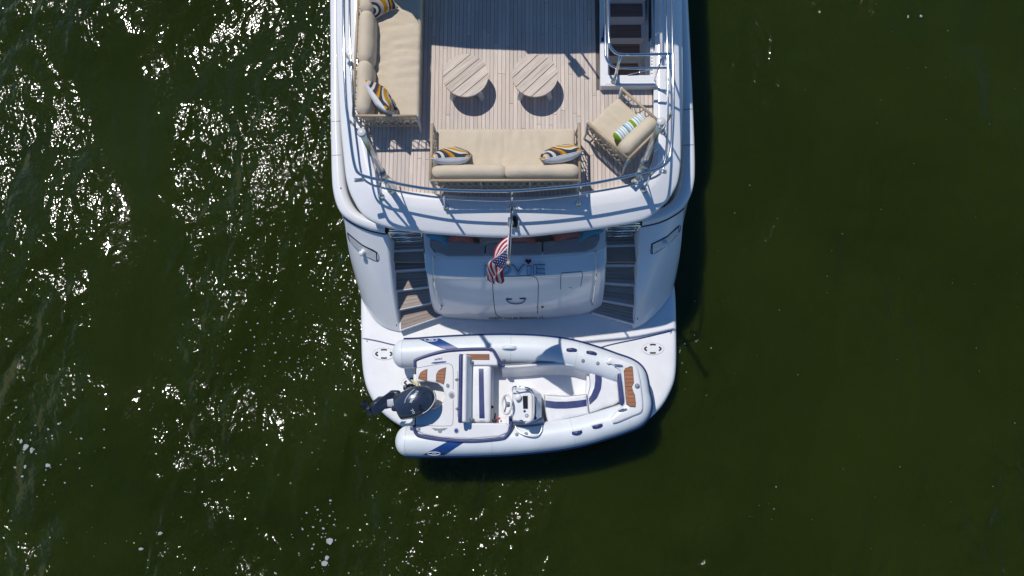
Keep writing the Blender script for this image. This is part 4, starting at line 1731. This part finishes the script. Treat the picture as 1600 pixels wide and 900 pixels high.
# non-slip panel on the floor
g = MB()
g.prism(SL([(770, 585), (805, 583), (842, 582), (880, 613), (850, 618), (846, 640), (772, 655)], ZF), ZF, ZF + 0.008)
g.build('non_slip_panel', M['gelcoat_matt'], floor)
# moulded side liner: a rounded wall between tube and floor
for pts in ([(784, 571), (820, 569), (850, 566.5), (890, 567), (920, 575), (945, 582), (964, 590)], [(798, 664), (815, 665), (832, 664), (850, 661.5)]):
    g = MB()
    P = smooth_path(SL(pts, 1.2), 6)
    sgn = -1 if pts[0][1] < 600 else 1
    rr = []
    for dy, z in ((0.0, 1.16), (0.01, 1.215), (0.035, 1.225), (0.06, 1.20), (0.085, 1.10), (0.14, 0.86), (0.22, ZF)):
        rr.append([Vector((p.x, p.y + sgn * dy, z)) for p in P])
    g.loft(rr, False, flip=sgn < 0)
    g.build('side_liner', M['liner'], tender)
    g = MB()
    g.tube([p + Vector((0, -sgn * 0.01, 0.015)) for p in P], 0.012, 6)
    g.build('liner_gasket', M['grey'], tender)

# stern deck with the engine well
ZD = 1.335
SD = [(650, 562), (675, 555), (700, 550), (730, 548), (764, 547.5), (771, 552), (777, 563), (778, 571), (736, 571), (736, 661), (790, 661), (796, 665), (794, 676), (780, 682), (735, 686), (690, 684), (662, 679), (650, 672),
      (650, 641), (668, 640), (683, 637), (692, 629), (695, 617), (692, 606), (684, 599), (668, 596), (650, 597)]
g = MB()
g.prism(SL(SD, ZD), ZF - 0.02, ZD)
sdk = g.build('stern_deck', M['liner'], tender, bevel=0.03)
SDB = g.bvh()
g = MB()
g.prism(SL([(651, 592), (700, 592), (700, 645), (651, 645)], 1.0), 0.75, 1.0)
g.build('engine_well', M['liner'], sdk)
g = MB()
g.prism(SL([(646, 585), (652, 585), (652, 652), (646, 652)], 1.05), 0.72, 1.06)
g.build('transom_board', M['liner'], tender, bevel=0.01)
# navy bead where the tube meets the mouldings
for pts in ([(649, 574), (648.5, 566), (651, 562), (675, 553.5), (700, 548), (730, 546), (763, 545.5), (771, 548), (777, 558), (783, 570), (789, 571)],
            [(647.5, 664), (648, 673), (655, 680), (690, 686), (735, 688.5), (780, 685), (791, 681), (797, 671), (799, 661)]):
    g = MB()
    P = smooth_path(SL(pts, 1.335), 6)
    g.tube(P, 0.029, 8)
    g.tube([q + Vector((0, 0.02 if pts[0][1] < 600 else -0.02, 0.012)) for q in P], 0.012, 6)
    g.build('navy_bead', M['vinyl_navy'], tender)
# hatch outline, hinges, vents, decals on the stern deck
g = MB()
line_on(g, SDB, [(651, 575), (670, 571.5), (690, 568.5), (700, 568), (706, 571), (708, 580), (708, 608)], 0.005, 0.001, sub=5)
line_on(g, SDB, [(708, 624), (708, 655), (706, 664), (700, 665.5), (680, 665.5), (652, 664)], 0.005, 0.001, sub=5)
line_on(g, SDB, [(715, 580), (715, 620), (715, 651)], 0.004, 0.001, sub=4)
g.build('hatch_groove', M['grey'], sdk)
for px, py in ((713.5, 593), (714.5, 638.5)):
    g = MB()
    c = hit(SDB, px, py, 0.004)[0]
    g.rbox((0.07, 0.03, 0.02), 0.008, c, n=1)
    g.tube([c + Vector((0, -0.025, 0.008)), c + Vector((0, 0.025, 0.008))], 0.012, 8)
    g.build('hatch_hinge', M['grey'], sdk)
for px, py, r, mat in ((699.5, 602.5, 2.7, 'grey'), (705.5, 617, 5, 'light_grey'), (654.5, 669.5, 2.3, 'grey'), (713, 672.5, 4.2, 'light_grey'), (705.8, 618, 3.2, 'grey'), (713, 673, 2.8, 'navy')):
    g = MB()
    fan_patch(g, SDB, ellipse(px, py, r, r * 1.15, 16), 0.010 if r > 4 else 0.016)
    g.build('deck_filler', M[mat], sdk)
g = MB()
drape_text(g, SDB, 'NAUTILUS', (679, 563.5), (691.5, 561.5), 3.0, 0, 0.006, 0.02, shear=0.4)
fan_patch(g, SDB, [(673, 567.6), (677, 565.8), (684, 565.2), (692, 564.4), (698, 564.6), (696, 566.4), (688, 567.3), (680, 568.4)], 0.006)
g.build('maker_decal', M['navy'], sdk)
g = MB()
fan_patch(g, SDB, [(674, 668.5), (681, 669.2), (687, 669.5), (693, 669), (699.5, 668.6), (694, 672.5), (691.5, 672), (689.5, 676.5), (685.5, 676.5), (683.5, 672.5), (680, 673)], 0.006)
g.build('winged_emblem', M['grey'], sdk)

# teak pads with their slats
def teak_pad(bv, outline, lines, name_parent, slat_mat):
    "outline: pixels; lines: list of slat polygons"
    g = MB()
    fan_patch(g, bv, outline, 0.008)
    pad = g.build('teak_pad', M['caulk'], name_parent)
    for poly in lines:
        g = MB()
        fan_patch(g, bv, poly, 0.016)
        g.build('plank', slat_mat, pad)
    return pad


teak_pad(SDB, [(654, 588), (657, 582), (662, 578.5), (667.8, 576.5), (667, 595.5), (653.5, 592)],
         [[(658.3, 582), (662, 579.6), (667, 577.6), (666.8, 584.4), (656.8, 584.4)], [(656.3, 585.2), (666.8, 585.2), (666.5, 589.8), (654.7, 589.2)], [(654.6, 590), (666.5, 590.6), (666.3, 594.5), (654.5, 591.6)]], sdk, M['teak_pad'])
teak_pad(SDB, [(681.5, 585), (685, 579), (690, 576), (697, 573.8), (695.5, 590), (693.4, 601), (686, 597.5), (681, 596)],
         [[(686, 579.4), (690.5, 577), (696, 575), (695.8, 579.6), (685.2, 579.8)], [(684.7, 580.6), (695.7, 580.4), (695.2, 584.6), (682.9, 584.6)], [(682.5, 585.4), (695.1, 585.4), (694.7, 590), (682.2, 589.4)],
          [(682.1, 590.2), (694.6, 590.8), (694, 595.2), (681.9, 593.6)], [(681.9, 594.4), (693.9, 596), (692.9, 599.8), (686, 596.6), (682, 595.4)]], sdk, M['teak_pad'])
teak_pad(SDB, [(728.5, 553), (764.5, 553.2), (764.8, 562.2), (728.5, 562)],
         [[(729.2, 553.7), (763.8, 553.9), (763.8, 556), (729.2, 555.8)], [(729.2, 556.6), (763.8, 556.8), (763.8, 558.8), (729.2, 558.6)], [(729.2, 559.4), (763.8, 559.6), (763.9, 561.6), (729.2, 561.4)]], sdk, M['teak_pad'])

# helm seat
g = MB()
a, b = S(735, 565, 1.05), S(770, 662, 1.05)
g.prism([(a.x, a.y), (b.x, a.y), (b.x, b.y), (a.x, b.y)], ZF, 1.10)
seat = g.build('helm_seat', M['liner'], tender, bevel=0.03)
a, b = S(734, 570, 1.26), S(767, 660, 1.26)
sx, sy = b.x - a.x, a.y - b.y
cc = Vector(((a.x + b.x) / 2, (a.y + b.y) / 2, 1.20))
g = MB()
g.rbox((sx, sy, 0.18), 0.06, cc, n=6, bulge=0.015, wr=0.006, seed=4)
bvs = g.bvh()
cush = g.build('seat_cushion', M['vinyl_white'], seat)
g = MB()
patch(g, bvs, [(748, 571.5), (748.2, 600), (748.6, 630), (749, 658)], [(755.5, 571.5), (756, 600), (756.6, 630), (757.5, 658)], 16, 3, 0.003)
g.build('seat_stripe', M['vinyl_navy'], seat)
g = MB()
pa = S(726.5, 553, 1.62)
pb = S(723, 661, 1.62)
wy = pa.y - pb.y
rbk = Matrix.Rotation(R(-14), 3, 'Y')
g.rbox((0.10, wy * 0.985, 0.46), 0.045, ((pa.x + S(734, 600, 1.35).x) / 2, (pa.y + pb.y) / 2, 1.41), rot=rbk, n=5, wr=0.004)
bk = g.build('seat_backrest', M['vinyl_white'], seat)
g = MB()
g.rbox((0.075, wy, 0.50), 0.036, ((pa.x + S(734, 600, 1.35).x) / 2 - 0.062, (pa.y + pb.y) / 2, 1.42), rot=rbk, n=5)
g.build('backrest_shell', M['vinyl_navy'], seat)
for yy in (566, 655):
    g = MB()
    q = S(736, yy, 1.35)
    g.lathe([(0.05, -0.02), (0.05, 0.02), (0.03, 0.03), (0.0, 0.03)], q, 12, rot=Matrix.Rotation(R(90), 3, 'X'))
    g.build('backrest_hinge', M['grey'], seat)

# steering console
g = MB()
ZK = 1.62
cb_ = [S(800, 606, 1.4), S(832, 606, 1.4), S(846, 616, 1.2), S(846, 652, 1.2), S(832, 660, 1.4), S(800, 660, 1.4)]
base = [Vector((p.x, p.y, ZF)) for p in cb_]
mid1 = [Vector((p.x, p.y, 1.30)) for p in cb_]
tp = [S(801, 609, 1.46), S(826, 609.5, 1.66), S(831, 613, 1.66), S(831, 655, 1.66), S(826, 658.5, 1.66), S(801, 657, 1.46)]
g.loft([base, mid1, [a.lerp(b, 0.85) for a, b in zip(mid1, tp)], tp], True, caps=True, smooth=False)
con = g.build('steering_console', M['liner'], tender, bevel=0.03)
KB = g.bvh()
g = MB()
fan_patch(g, KB, [(817, 618.5), (824.5, 618.5), (825, 638.5), (818, 638.5)], 0.012)
g.build('chart_display', M['glass'], con)
for px, py, r, mt in ((823.5, 649.5, 3.0, 'grey'), (820, 642.5, 1.8, 'black'), (823.5, 649.5, 1.6, 'light_grey')):
    g = MB()
    fan_patch(g, KB, ellipse(px, py, r, r, 14), 0.012 + (0.006 if r < 1.7 else 0))
    g.build('gauge', M[mt], con)
g = MB()
c = S(809.5, 620.5, 1.62)
g.lathe([(0.062, -0.06), (0.064, 0.0), (0.05, 0.018), (0.0, 0.024)], c, 20)
g.build('compass', M['vinyl_white'], con)
g = MB()
fan_patch(g, KB, [(812, 656), (817, 656), (817, 657.3), (812, 657.3)], 0.012)
fan_patch(g, KB, [(815, 658), (816.5, 658), (816.5, 661), (815, 661)], 0.012)
g.build('switch_panel', M['black'], con)
# windscreen frame and grab rail
g = MB()
ws = [S(822, 608, 1.66), S(829, 610, 1.74), S(833, 616, 1.78), S(834, 634, 1.78), S(833, 652, 1.78), S(829, 658, 1.74), S(821, 661, 1.66)]
g.tube(smooth_path(ws, 5), 0.022, 8)
g.build('windscreen_frame', M['light_grey'], con)
g = MB()
lo = [p + Vector((-0.03, 0, -0.14)) for p in ws]
hi = [p + Vector((-0.02, 0, -0.01)) for p in ws]
g.loft([smooth_path(lo, 4), smooth_path(hi, 4)], False)
g.build('windscreen', M['tan_tube'], con)
g = MB()
gr = [S(800.5, 611, 1.55), S(801.5, 605.5, 1.72), S(805, 604, 1.76), S(815, 604.3, 1.78), S(826, 606.5, 1.80), S(832, 612, 1.8), S(836, 625, 1.74), S(838, 640, 1.66), S(837, 655, 1.55)]
g.tube(smooth_path(gr, 6), 0.014, 8)
g.tube([S(806, 609, 1.55), S(806, 604.2, 1.76)], 0.011, 8)
g.build('grab_rail', M['steel'], con)
g = MB()
gr = [S(805, 665, 1.3), S(808, 672, 1.33), S(818, 679, 1.36), S(832, 682, 1.37), S(841, 680, 1.36), S(846, 672, 1.34), S(846.5, 664, 1.32)]
g.tube(smooth_path(gr, 6), 0.013, 8)
g.build('grab_rail', M['steel_soft'], con)
# navy pad on the front of the console
g = MB()
g.rbox((0.06, 0.42, 0.3), 0.025, S(836, 638, 1.45), n=3)
g.build('console_pad', M['vinyl_navy'], con)
# wheel
wc, wnorm = S(791.5, 632, 1.50), Vector((-0.86, 0, 0.50)).normalized()
rt = wnorm.to_track_quat('Z', 'Y').to_matrix()
g = MB()
g.tube([wc + rt @ Vector((0.178 * cos(2 * pi * k / 28), 0.178 * sin(2 * pi * k / 28), 0)) for k in range(28)], 0.021, 10, closed=True)
wh = g.build('steering_wheel', M['vinyl_white'], con)
g = MB()
g.lathe([(0.05, -0.05), (0.05, 0.0), (0.03, 0.012), (0, 0.014)], wc, 14, rot=rt)
for k in range(3):
    a = R(90 + 120 * k)
    g.tube([wc, wc + rt @ Vector((0.17 * cos(a), 0.17 * sin(a), 0))], 0.014, 6)
g.tube([wc, S(801, 632, 1.40)], 0.03, 8)
g.build('wheel_hub', M['grey'], con)
# throttle and kill-cord
g = MB()
q = S(772.5, 657, 1.3)
g.rbox((0.09, 0.07, 0.12), 0.02, q, n=1)
g.tube([q, q + Vector((0.02, 0.13, 0.10))], 0.016, 8)
g.rbox((0.03, 0.03, 0.05), 0.01, S(783, 658, 1.3), n=1)
g.build('throttle_lever', M['black'], tender)
g = MB()
q = S(778, 655.5, 1.32)
g.tube([q + Vector((0.04 * cos(t * 0.7), 0.035 * sin(t * 0.9), 0.004 * t)) for t in range(10)], 0.010, 6)
g.build('kill_cord', M['red'], tender)
g = MB()
q = S(769, 636, ZF + 0.3)
g.rbox((0.05, 0.05, 0.05), 0.012, q, n=1)
g.build('seat_latch', M['black'], seat)
g = MB()
g.prism(SL([(795, 650), (801, 650), (801, 664), (795, 664)], 1.3), ZF, 1.3)
g.build('switch_box', M['vinyl_navy'], con, bevel=0.02)

# bow seating
def cushion(outline, z0, z1, name, mat, parent, r=0.035, sub=3):
    P = smooth_path(SL(outline, z1), sub, True)
    n_ = len(P)
    c = sum(P, Vector((0, 0, 0))) / n_
    def ins(d, z):
        return [Vector((p.x, p.y, 0)) + Vector((c.x - p.x, c.y - p.y, 0)).normalized() * d + Vector((0, 0, z)) for p in P]
    g = MB()
    rings = [ins(0, z0), ins(0, z1 - r), ins(r * 0.3, z1 - r * 0.3), ins(r, z1), ins(r * 2.2, z1 + 0.006)]
    aa = sum(P[i].x * P[(i + 1) % n_].y - P[(i + 1) % n_].x * P[i].y for i in range(n_))
    if aa < 0:
        rings = [list(reversed(q)) for q in rings]
    g.loft(rings, True)
    last = rings[-1]
    g.add(last, [tuple(range(len(last)))], smooth=False)
    o = g.build(name, mat, parent)
    bvc = g.bvh()
    g = MB()
    g.tube([Vector((p.x, p.y, z1 - r * 0.75)) for p in P], 0.008, 6, closed=True)
    g.build('cushion_piping', M['grey'], parent)
    return o, bvc


bowbox = MB()
bowbox.prism(SL([(852, 617), (914, 616), (916, 600), (917, 580), (932, 579), (968, 588), (970, 632), (922, 648), (856, 662)], 1.0), ZF - 0.01, 1.02)
bow = bowbox.build('bow_seat', M['liner'], tender, bevel=0.02)
c1, c1b = cushion([(851, 619), (853, 617.5), (884, 619), (914, 616.5), (916.5, 619), (920, 644), (918.5, 647), (890, 653.5), (860, 660.5), (856, 659), (852, 640)], 1.0, 1.13, 'seat_cushion', M['vinyl_white'], bow, sub=2)
g = MB()
patch(g, c1b, [(852, 625.5), (868, 627.5), (885, 627.5), (902, 626), (916, 624)], [(852.5, 636.5), (868, 638.5), (886, 638.5), (902, 637), (916.8, 634.5)], 16, 3, 0.004)
g.build('seat_stripe', M['vinyl_navy'], bow)
c2, c2b = cushion([(921, 577), (929, 576.5), (940, 578), (955, 583), (966, 586.5), (968, 600), (969.5, 627), (945, 637), (924, 645), (921, 642), (919, 625), (918.5, 618), (922, 604), (921.5, 590)], 1.0, 1.15, 'seat_cushion', M['vinyl_white'], bow, sub=2)
g = MB()
patch(g, c2b, [(929.5, 579), (930, 595), (928.5, 606), (924, 617), (920, 622.5)], [(939.5, 580), (940.5, 595), (939, 608), (933, 622), (921.5, 633)], 20, 3, 0.004)
g.build('seat_stripe', M['vinyl_navy'], bow)
g = MB()
q0, q1 = S(967.5, 582, 1.22), S(972, 631, 1.22)
g.rbox((0.10, (q0 - q1).length, 0.30), 0.04, (q0 + q1) / 2 + Vector((0, 0, -0.05)), rot=Matrix.Rotation(atan2((q0 - q1).y, (q0 - q1).x) - pi / 2, 3, 'Z'), n=4)
g.build('bow_backrest', M['vinyl_navy'], bow)

# bow moulding that bridges the tubes
BO = [(947, 566), (952, 557), (965, 559), (985, 566), (996, 573), (1001, 590), (1004, 610), (1006, 632), (1003, 645), (990, 651), (968, 660), (958, 662)]
BI = [(950, 569), (956, 570), (962, 575), (967, 579), (970, 585), (972.5, 600), (974, 612), (975.5, 624), (975, 632), (969, 638), (960, 645), (954, 653)]
bo, bi = smooth_path(SL(BO, 1.34), 5), smooth_path(SL(BI, 1.34), 5)
def br_(t, z):
    return [Vector((p.x + (q.x - p.x) * t, p.y + (q.y - p.y) * t, z)) for p, q in zip(bo, bi)]
mb = MB()
mb.loft([br_(0, 1.1), br_(0, 1.29), br_(0.03, 1.34), br_(0.09, 1.37), br_(0.18, 1.38), br_(0.5, 1.385), br_(0.86, 1.38), br_(0.94, 1.365), br_(0.99, 1.32), br_(1.0, 1.27), br_(1.0, 1.0)], False)
for q in (0, -1):
    mb.add([br_(t, z)[q] for t, z in ((0, 1.1), (0, 1.27), (0.09, 1.34), (0.5, 1.352), (0.86, 1.35), (1.0, 1.25), (1.0, 1.0))], [tuple(range(7))], smooth=False)
bw_o = mb.build('bow_moulding', M['liner'], tender)
BWB = mb.bvh()
g = MB()
line_on(g, BWB, [(960, 557.5), (983, 563.5), (994, 571), (998.5, 588), (1001.5, 610), (1003.5, 632), (1000, 643), (985, 650), (966, 657)], 0.004, 0.0, sub=5)
g.build('bow_groove', M['light_grey'], bw_o)
pad_out = [(974.5, 579), (978, 575), (985, 572), (988.5, 573), (989.5, 585), (990.5, 598), (987.5, 604), (989, 610), (992, 617), (993.5, 630), (993, 636.5), (985, 636), (979, 632.5), (977.5, 620), (976, 600)]
def xr_pad(y, side):
    L_ = [(576, 976.4), (585, 975.8), (600, 976.8), (620, 978.3), (631, 979.7), (636, 985)] if side < 0 else [(573, 987.5), (585, 988.6), (597, 989.6), (604, 986.8), (610, 988.2), (617, 991), (630, 992.4), (636, 992.2)]
    return interp([q[0] for q in L_], [q[1] for q in L_], y)
sl_ = []
ysl = [574.5 + i * (635.0 - 574.5) / 10 for i in range(11)]
for y0, y1 in zip(ysl, ysl[1:]):
    y1 -= 0.9
    sl_.append([(xr_pad(y0, -1), y0), (xr_pad(y0, 1), y0), (xr_pad((y0 + y1) / 2, 1), (y0 + y1) / 2), (xr_pad(y1, 1), y1), (xr_pad(y1, -1), y1)])
teak_pad(BWB, pad_out, sl_, bw_o, M['teak_pad'])
for px, py, an in ((965.5, 570.5, 6), (972, 640, -14)):
    g = MB()
    c = hit(BWB, px, py, 0.0)[0]
    e = Vector((cos(R(an)), -sin(R(an)), 0))
    g.tube([c + e * -0.085 + Vector((0, 0, 0.045)), c + Vector((0, 0, 0.05)), c + e * 0.085 + Vector((0, 0, 0.045))], [0.010, 0.017, 0.010], 8)
    g.tube([c + e * -0.03, c + e * -0.03 + Vector((0, 0, 0.045))], 0.012, 8)
    g.tube([c + e * 0.03, c + e * 0.03 + Vector((0, 0, 0.045))], 0.012, 8)
    g.build('cleat', M['steel'], bw_o)
g = MB()
c = hit(BWB, 995.5, 603)[0]
g.lathe([(0.05, -0.01), (0.045, 0.02), (0.02, 0.035), (0.0, 0.038)], c, 14)
g.build('bow_eye', M['grey'], bw_o)
# tube fittings
for px, py in ((787, 562.5), (911, 563.5), (934, 567.5), (807.5, 679), (822, 678)):
    g = MB()
    c, nn = hit(TUB, px, py)
    g.lathe([(0.034, -0.006), (0.034, 0.010), (0.022, 0.016), (0.0, 0.016)], c, 16, rot=nn.to_track_quat('Z', 'Y').to_matrix())
    g.build('air_valve', M['grey'], tube)
for px, py, an in ((893, 547.3, -4), (924, 552.3, -12), (901.5, 675.5, 10), (933.5, 666, 14)):
    g = MB()
    ca, sa = cos(R(an)), -sin(R(an))
    q = [(-14, -4.5), (14, -4.5), (14, 4.5), (-14, 4.5)]
    fan_patch(g, TUB, [(px + x * 0.8 * ca - y * sa, py + x * 0.8 * sa + y * ca) for x, y in q], 0.004)
    ph = g.build('handle_patch', M['hypalon'], tube)
    g = MB()
    pts = [(px + x * ca, py + x * sa) for x in (-7.5, -4, 0, 4, 7.5)]
    P = [hit(TUB, x, y, o_)[0] for (x, y), o_ in zip(pts, (0.006, 0.035, 0.045, 0.035, 0.006))]
    g.tube(smooth_path(P, 4), 0.030, 8, flatten=0.55)
    g.build('grab_handle', M['vinyl_navy'], ph)
g = MB()
fan_patch(g, TUB, ellipse(795.5, 543.5, 13, 5.4, 22), 0.005)
ph = g.build('handle_patch', M['hypalon'], tube)
g = MB()
P = [hit(TUB, x, 543.6, o_)[0] for x, o_ in ((785.5, 0.004), (790, 0.045), (795.5, 0.055), (801, 0.045), (805.5, 0.004))]
g.tube(smooth_path(P, 5), 0.035, 10, flatten=0.7)
g.build('grab_handle', M['hypalon'], ph)
# navy flashes with oval badges
for pa_, pb_, ov in (([(654.5, 530.2), (672, 530.0), (687, 529.0)], [(691, 544.8), (702, 546.0), (717, 544.3)], (673.5, 531.6)),
                     ([(660, 711), (676, 711.3), (694, 711.2)], [(699, 690), (712, 688.5), (731, 687.5)], (678, 708.2))):
    g = MB()
    patch(g, TUB, pa_, pb_, 14, 8, 0.004)
    o_ = g.build('navy_flash', M['navy'], tube)
    g = MB()
    line_on(g, TUB, ellipse(ov[0], ov[1], 10, 2.3, 20), 0.006, 0.008, sub=2, closed=True)
    drape_text(g, TUB, 'AB', (ov[0] - 4, ov[1] + 1.3), (ov[0] + 4, ov[1] + 1.2), 2.6, 0, 0.009, 0.02)
    g.build('oval_badge', M['white_paint'], o_)
# tape lines round the tube
for px in (945,):
    pass

# outboard, tilted clear of the water
mo = MB()
A0, A1 = S(624, 638.5, 1.50), S(680, 615, 1.58)
ax = (A1 - A0).normalized()
sd = ax.cross(Vector((0, 0, 1))).normalized()
upv = sd.cross(ax).normalized()
L = (A1 - A0).length
PR = [(-0.03, 0.12, 0.12), (-0.025, 0.20, 0.19), (0.0, 0.225, 0.215), (0.05, 0.235, 0.23), (0.18, 0.258, 0.245), (0.34, 0.275, 0.255), (0.5, 0.278, 0.252), (0.66, 0.262, 0.235), (0.80, 0.225, 0.20), (0.90, 0.175, 0.155), (0.97, 0.105, 0.09), (1.0, 0.03, 0.03)]
rings = []
for t, hw, hh in PR:
    c = A0.lerp(A1, t) + upv * (0.03 * sin(pi * max(0, t)))
    ring = []
    for k in range(28):
        a = 2 * pi * k / 28
        ca, sa = cos(a), sin(a)
        e = 3.3
        rg = 1 + (0.16 * (1 - abs(ca)) ** 2 if sa > 0 else 0)      # raised spine along the top
        ring.append(c + sd * (hw * abs(ca) ** (2 / e) * (1 if ca > 0 else -1)) + upv * (hh * rg * abs(sa) ** (2 / e) * (1 if sa > 0 else -1)))
    rings.append(ring)
fine_r = list(zip(*[smooth_path([r[k] for r in rings], 3) for k in range(28)]))
mo.loft([list(r) for r in fine_r], True, caps=True)
motor = mo.build('outboard_motor', M['engine'], tender)
EB = mo.bvh()
g = MB()
drape_text(g, EB, 'YAMAHA', (651, 609), (639.5, 628.5), 4.0, 0, 0.006, 0.015)
line_on(g, EB, [(648, 608), (640, 615), (634, 624), (632.5, 630)], 0.006, 0.004, sub=5)
drape_text(g, EB, '70', (641.2, 640.5), (645.5, 647), 4.2, 0, 0.006, 0.02)
g.build('cowling_lettering', M['decal'], motor)
g = MB()
fan_patch(g, EB, [(654.5, 633), (657.5, 631.5), (662, 641), (655.5, 642.5)], 0.008)
fan_patch(g, EB, [(659, 615.5), (664, 612.5), (663.5, 614.5), (659.5, 617)], 0.008)
g.build('air_intake', M['black'], motor)
g = MB()
line_on(g, EB, [(660, 646), (668, 641), (675, 633), (679.5, 622), (677, 610)], 0.008, 0.004, sub=6)
g.build('cowling_band', M['decal'], motor)
# swivel bracket and midsection
g = MB()
m0, m1 = S(634, 625, 1.40), S(604, 628, 1.52)
g.tube([m0, m0.lerp(m1, 0.5), m1], [0.17, 0.14, 0.11], 14, flatten=0.8)
g.build('exhaust_housing', M['light_grey'], motor)
g = MB()
l0, l1 = S(612, 626, 1.50), S(590, 634, 1.56)
g.tube([l0, l0.lerp(l1, 0.4), l1], [0.135, 0.115, 0.09], 12, flatten=0.55)
g.rbox((0.22, 0.20, 0.16), 0.06, S(617, 618, 1.5), n=2)
g.rbox((0.14, 0.16, 0.2), 0.05, S(618, 636, 1.46), n=2)
g.build('drive_leg', M['engine_dark'], motor)
g = MB()
p0_, p1_ = S(582, 646, 1.58), S(616, 613.5, 1.58)
dd = (p1_ - p0_).normalized()
nn = Vector((-dd.y, dd.x, 0))
poly = []
for t, w_ in ((0, 0.02), (0.08, 0.075), (0.3, 0.10), (0.6, 0.10), (0.9, 0.075), (1.0, 0.02)):
    poly.append((t, w_))
pp = [p0_.lerp(p1_, t) + nn * w_ for t, w_ in poly] + [p0_.lerp(p1_, t) - nn * w_ for t, w_ in reversed(poly)]
tilt = Matrix.Rotation(R(24), 4, dd)
g.prism([q - p0_ for q in pp], -0.018, 0.018, mat=Matrix.Translation(p0_) @ tilt)
g.build('cavitation_plate', M['engine_dark'], motor, bevel=0.006)
g = MB()
t0, t1 = S(579, 637, 1.50), S(606, 621, 1.50)
pts = [t0.lerp(t1, k / 8) for k in range(9)]
g.tube(pts, [0.055, 0.075, 0.088, 0.09, 0.088, 0.08, 0.066, 0.045, 0.012], 14)
g.build('gearcase', M['engine_dark'], motor)
g = MB()
sk = S(585, 628, 1.42)
g.prism([q - sk for q in (S(578, 634, 1.42), S(590, 628, 1.42), S(600, 619, 1.42), S(592, 619.5, 1.42), S(583, 627, 1.42))], -0.02, 0.02, mat=Matrix.Translation(sk + Vector((0, 0, 0.02))))
g.build('skeg', M['engine_dark'], motor, bevel=0.008)
g = MB()
pd = (t0 - t1).normalized()
hub = t0 + pd * 0.02
g.tube([hub - pd * 0.02, hub + pd * 0.07], [0.05, 0.04], 12)
e1 = pd.cross(Vector((0, 0, 1))).normalized()
e2 = e1.cross(pd)
for k in range(3):
    a = R(20 + 120 * k)
    er = e1 * cos(a) + e2 * sin(a)
    et = -e1 * sin(a) + e2 * cos(a)
    rws = []
    for r_, cw_ in ((0.035, 0.05), (0.08, 0.085), (0.13, 0.095), (0.165, 0.07), (0.18, 0.02)):
        row = []
        for s_ in (-1, -0.4, 0.4, 1):
            row.append(hub + pd * (0.04 + 0.05 * s_ * 0.9) + er * r_ + et * (cw_ * s_ * 0.75))
        rws.append(row)
    g.loft(rws, False)
    g.loft([[q + pd * 0.008 for q in row] for row in rws], False, flip=True)
g.build('propeller', M['engine_dark'], motor)
g = MB()
g.rbox((0.16, 0.34, 0.34), 0.04, S(648, 622, 1.12), n=2)
g.rbox((0.26, 0.10, 0.12), 0.03, S(641, 606, 1.28), n=2)
g.build('clamp_bracket', M['engine_dark'], motor)
g = MB()
hs = [S(634.5, 610, 1.25), S(636, 603, 1.35), S(641, 600.5, 1.38), S(647, 602.5, 1.36), S(652, 607, 1.3)]
g.tube(smooth_path(hs, 5), 0.018, 8)
g.build('control_cable', M['black'], motor)
g = MB()
g.tube([S(643, 594, 1.22), S(649, 599, 1.3), S(654, 604, 1.3)], 0.022, 8)
g.rbox((0.06, 0.12, 0.05), 0.02, S(652, 602, 1.32), n=1)
g.build('fuel_line', M['yellow'], motor)

# ------------------------------------------------------------------ foam flecks and bubbles on the water
random.seed(11)
g = MB()
def fleck(px, py, r):
    c = S(px, py, 0.006)
    k = random.randint(5, 8)
    a0 = random.random() * 6
    st_x = random.uniform(0.6, 1.6)
    pts = []
    for i in range(k):
        a = a0 + 2 * pi * i / k
        rr = r * random.uniform(0.55, 1.2)
        pts.append(Vector((c.x + rr * st_x * cos(a), c.y + rr * sin(a), 0)))
    g.prism(pts, 0.003, 0.008)
for cx_, cy_, sx_, sy_, nn_, r_ in ((505, 840, 14, 45, 46, 0.02), (515, 500, 45, 45, 70, 0.018), (430, 570, 45, 40, 40, 0.016), (400, 540, 30, 60, 25, 0.018), (75, 720, 55, 45, 45, 0.022), (220, 850, 160, 45, 40, 0.015),
                                    (1420, 30, 1, 1, 0, 0.03), (600, 640, 30, 60, 40, 0.013), (650, 830, 60, 45, 40, 0.016), (1085, 560, 10, 40, 10, 0.015), (1190, 790, 14, 14, 6, 0.013), (460, 500, 60, 110, 50, 0.014)):
    for _ in range(nn_):
        fleck(random.gauss(cx_, sx_), random.gauss(cy_, sy_), r_ * random.uniform(0.3, 1.05))
for x_, y_, r_ in ((40, 698, 0.10), (50, 704, 0.07), (33, 690, 0.05), (75, 727, 0.05), (39, 729, 0.04), (510, 872, 0.08), (516, 845, 0.07), (507, 880, 0.06), (1419, 26, 0.038), (1439, 25, 0.036), (250, 833, 0.05), (220, 858, 0.04)):
    fleck(x_, y_, r_)
for _ in range(60):
    fleck(random.uniform(1120, 1600), random.uniform(0, 900), random.uniform(0.003, 0.009))
tag(g.build('foam', M['foam']), 'small white foam flecks drifting on the dark green water', None, None, 'stuff')
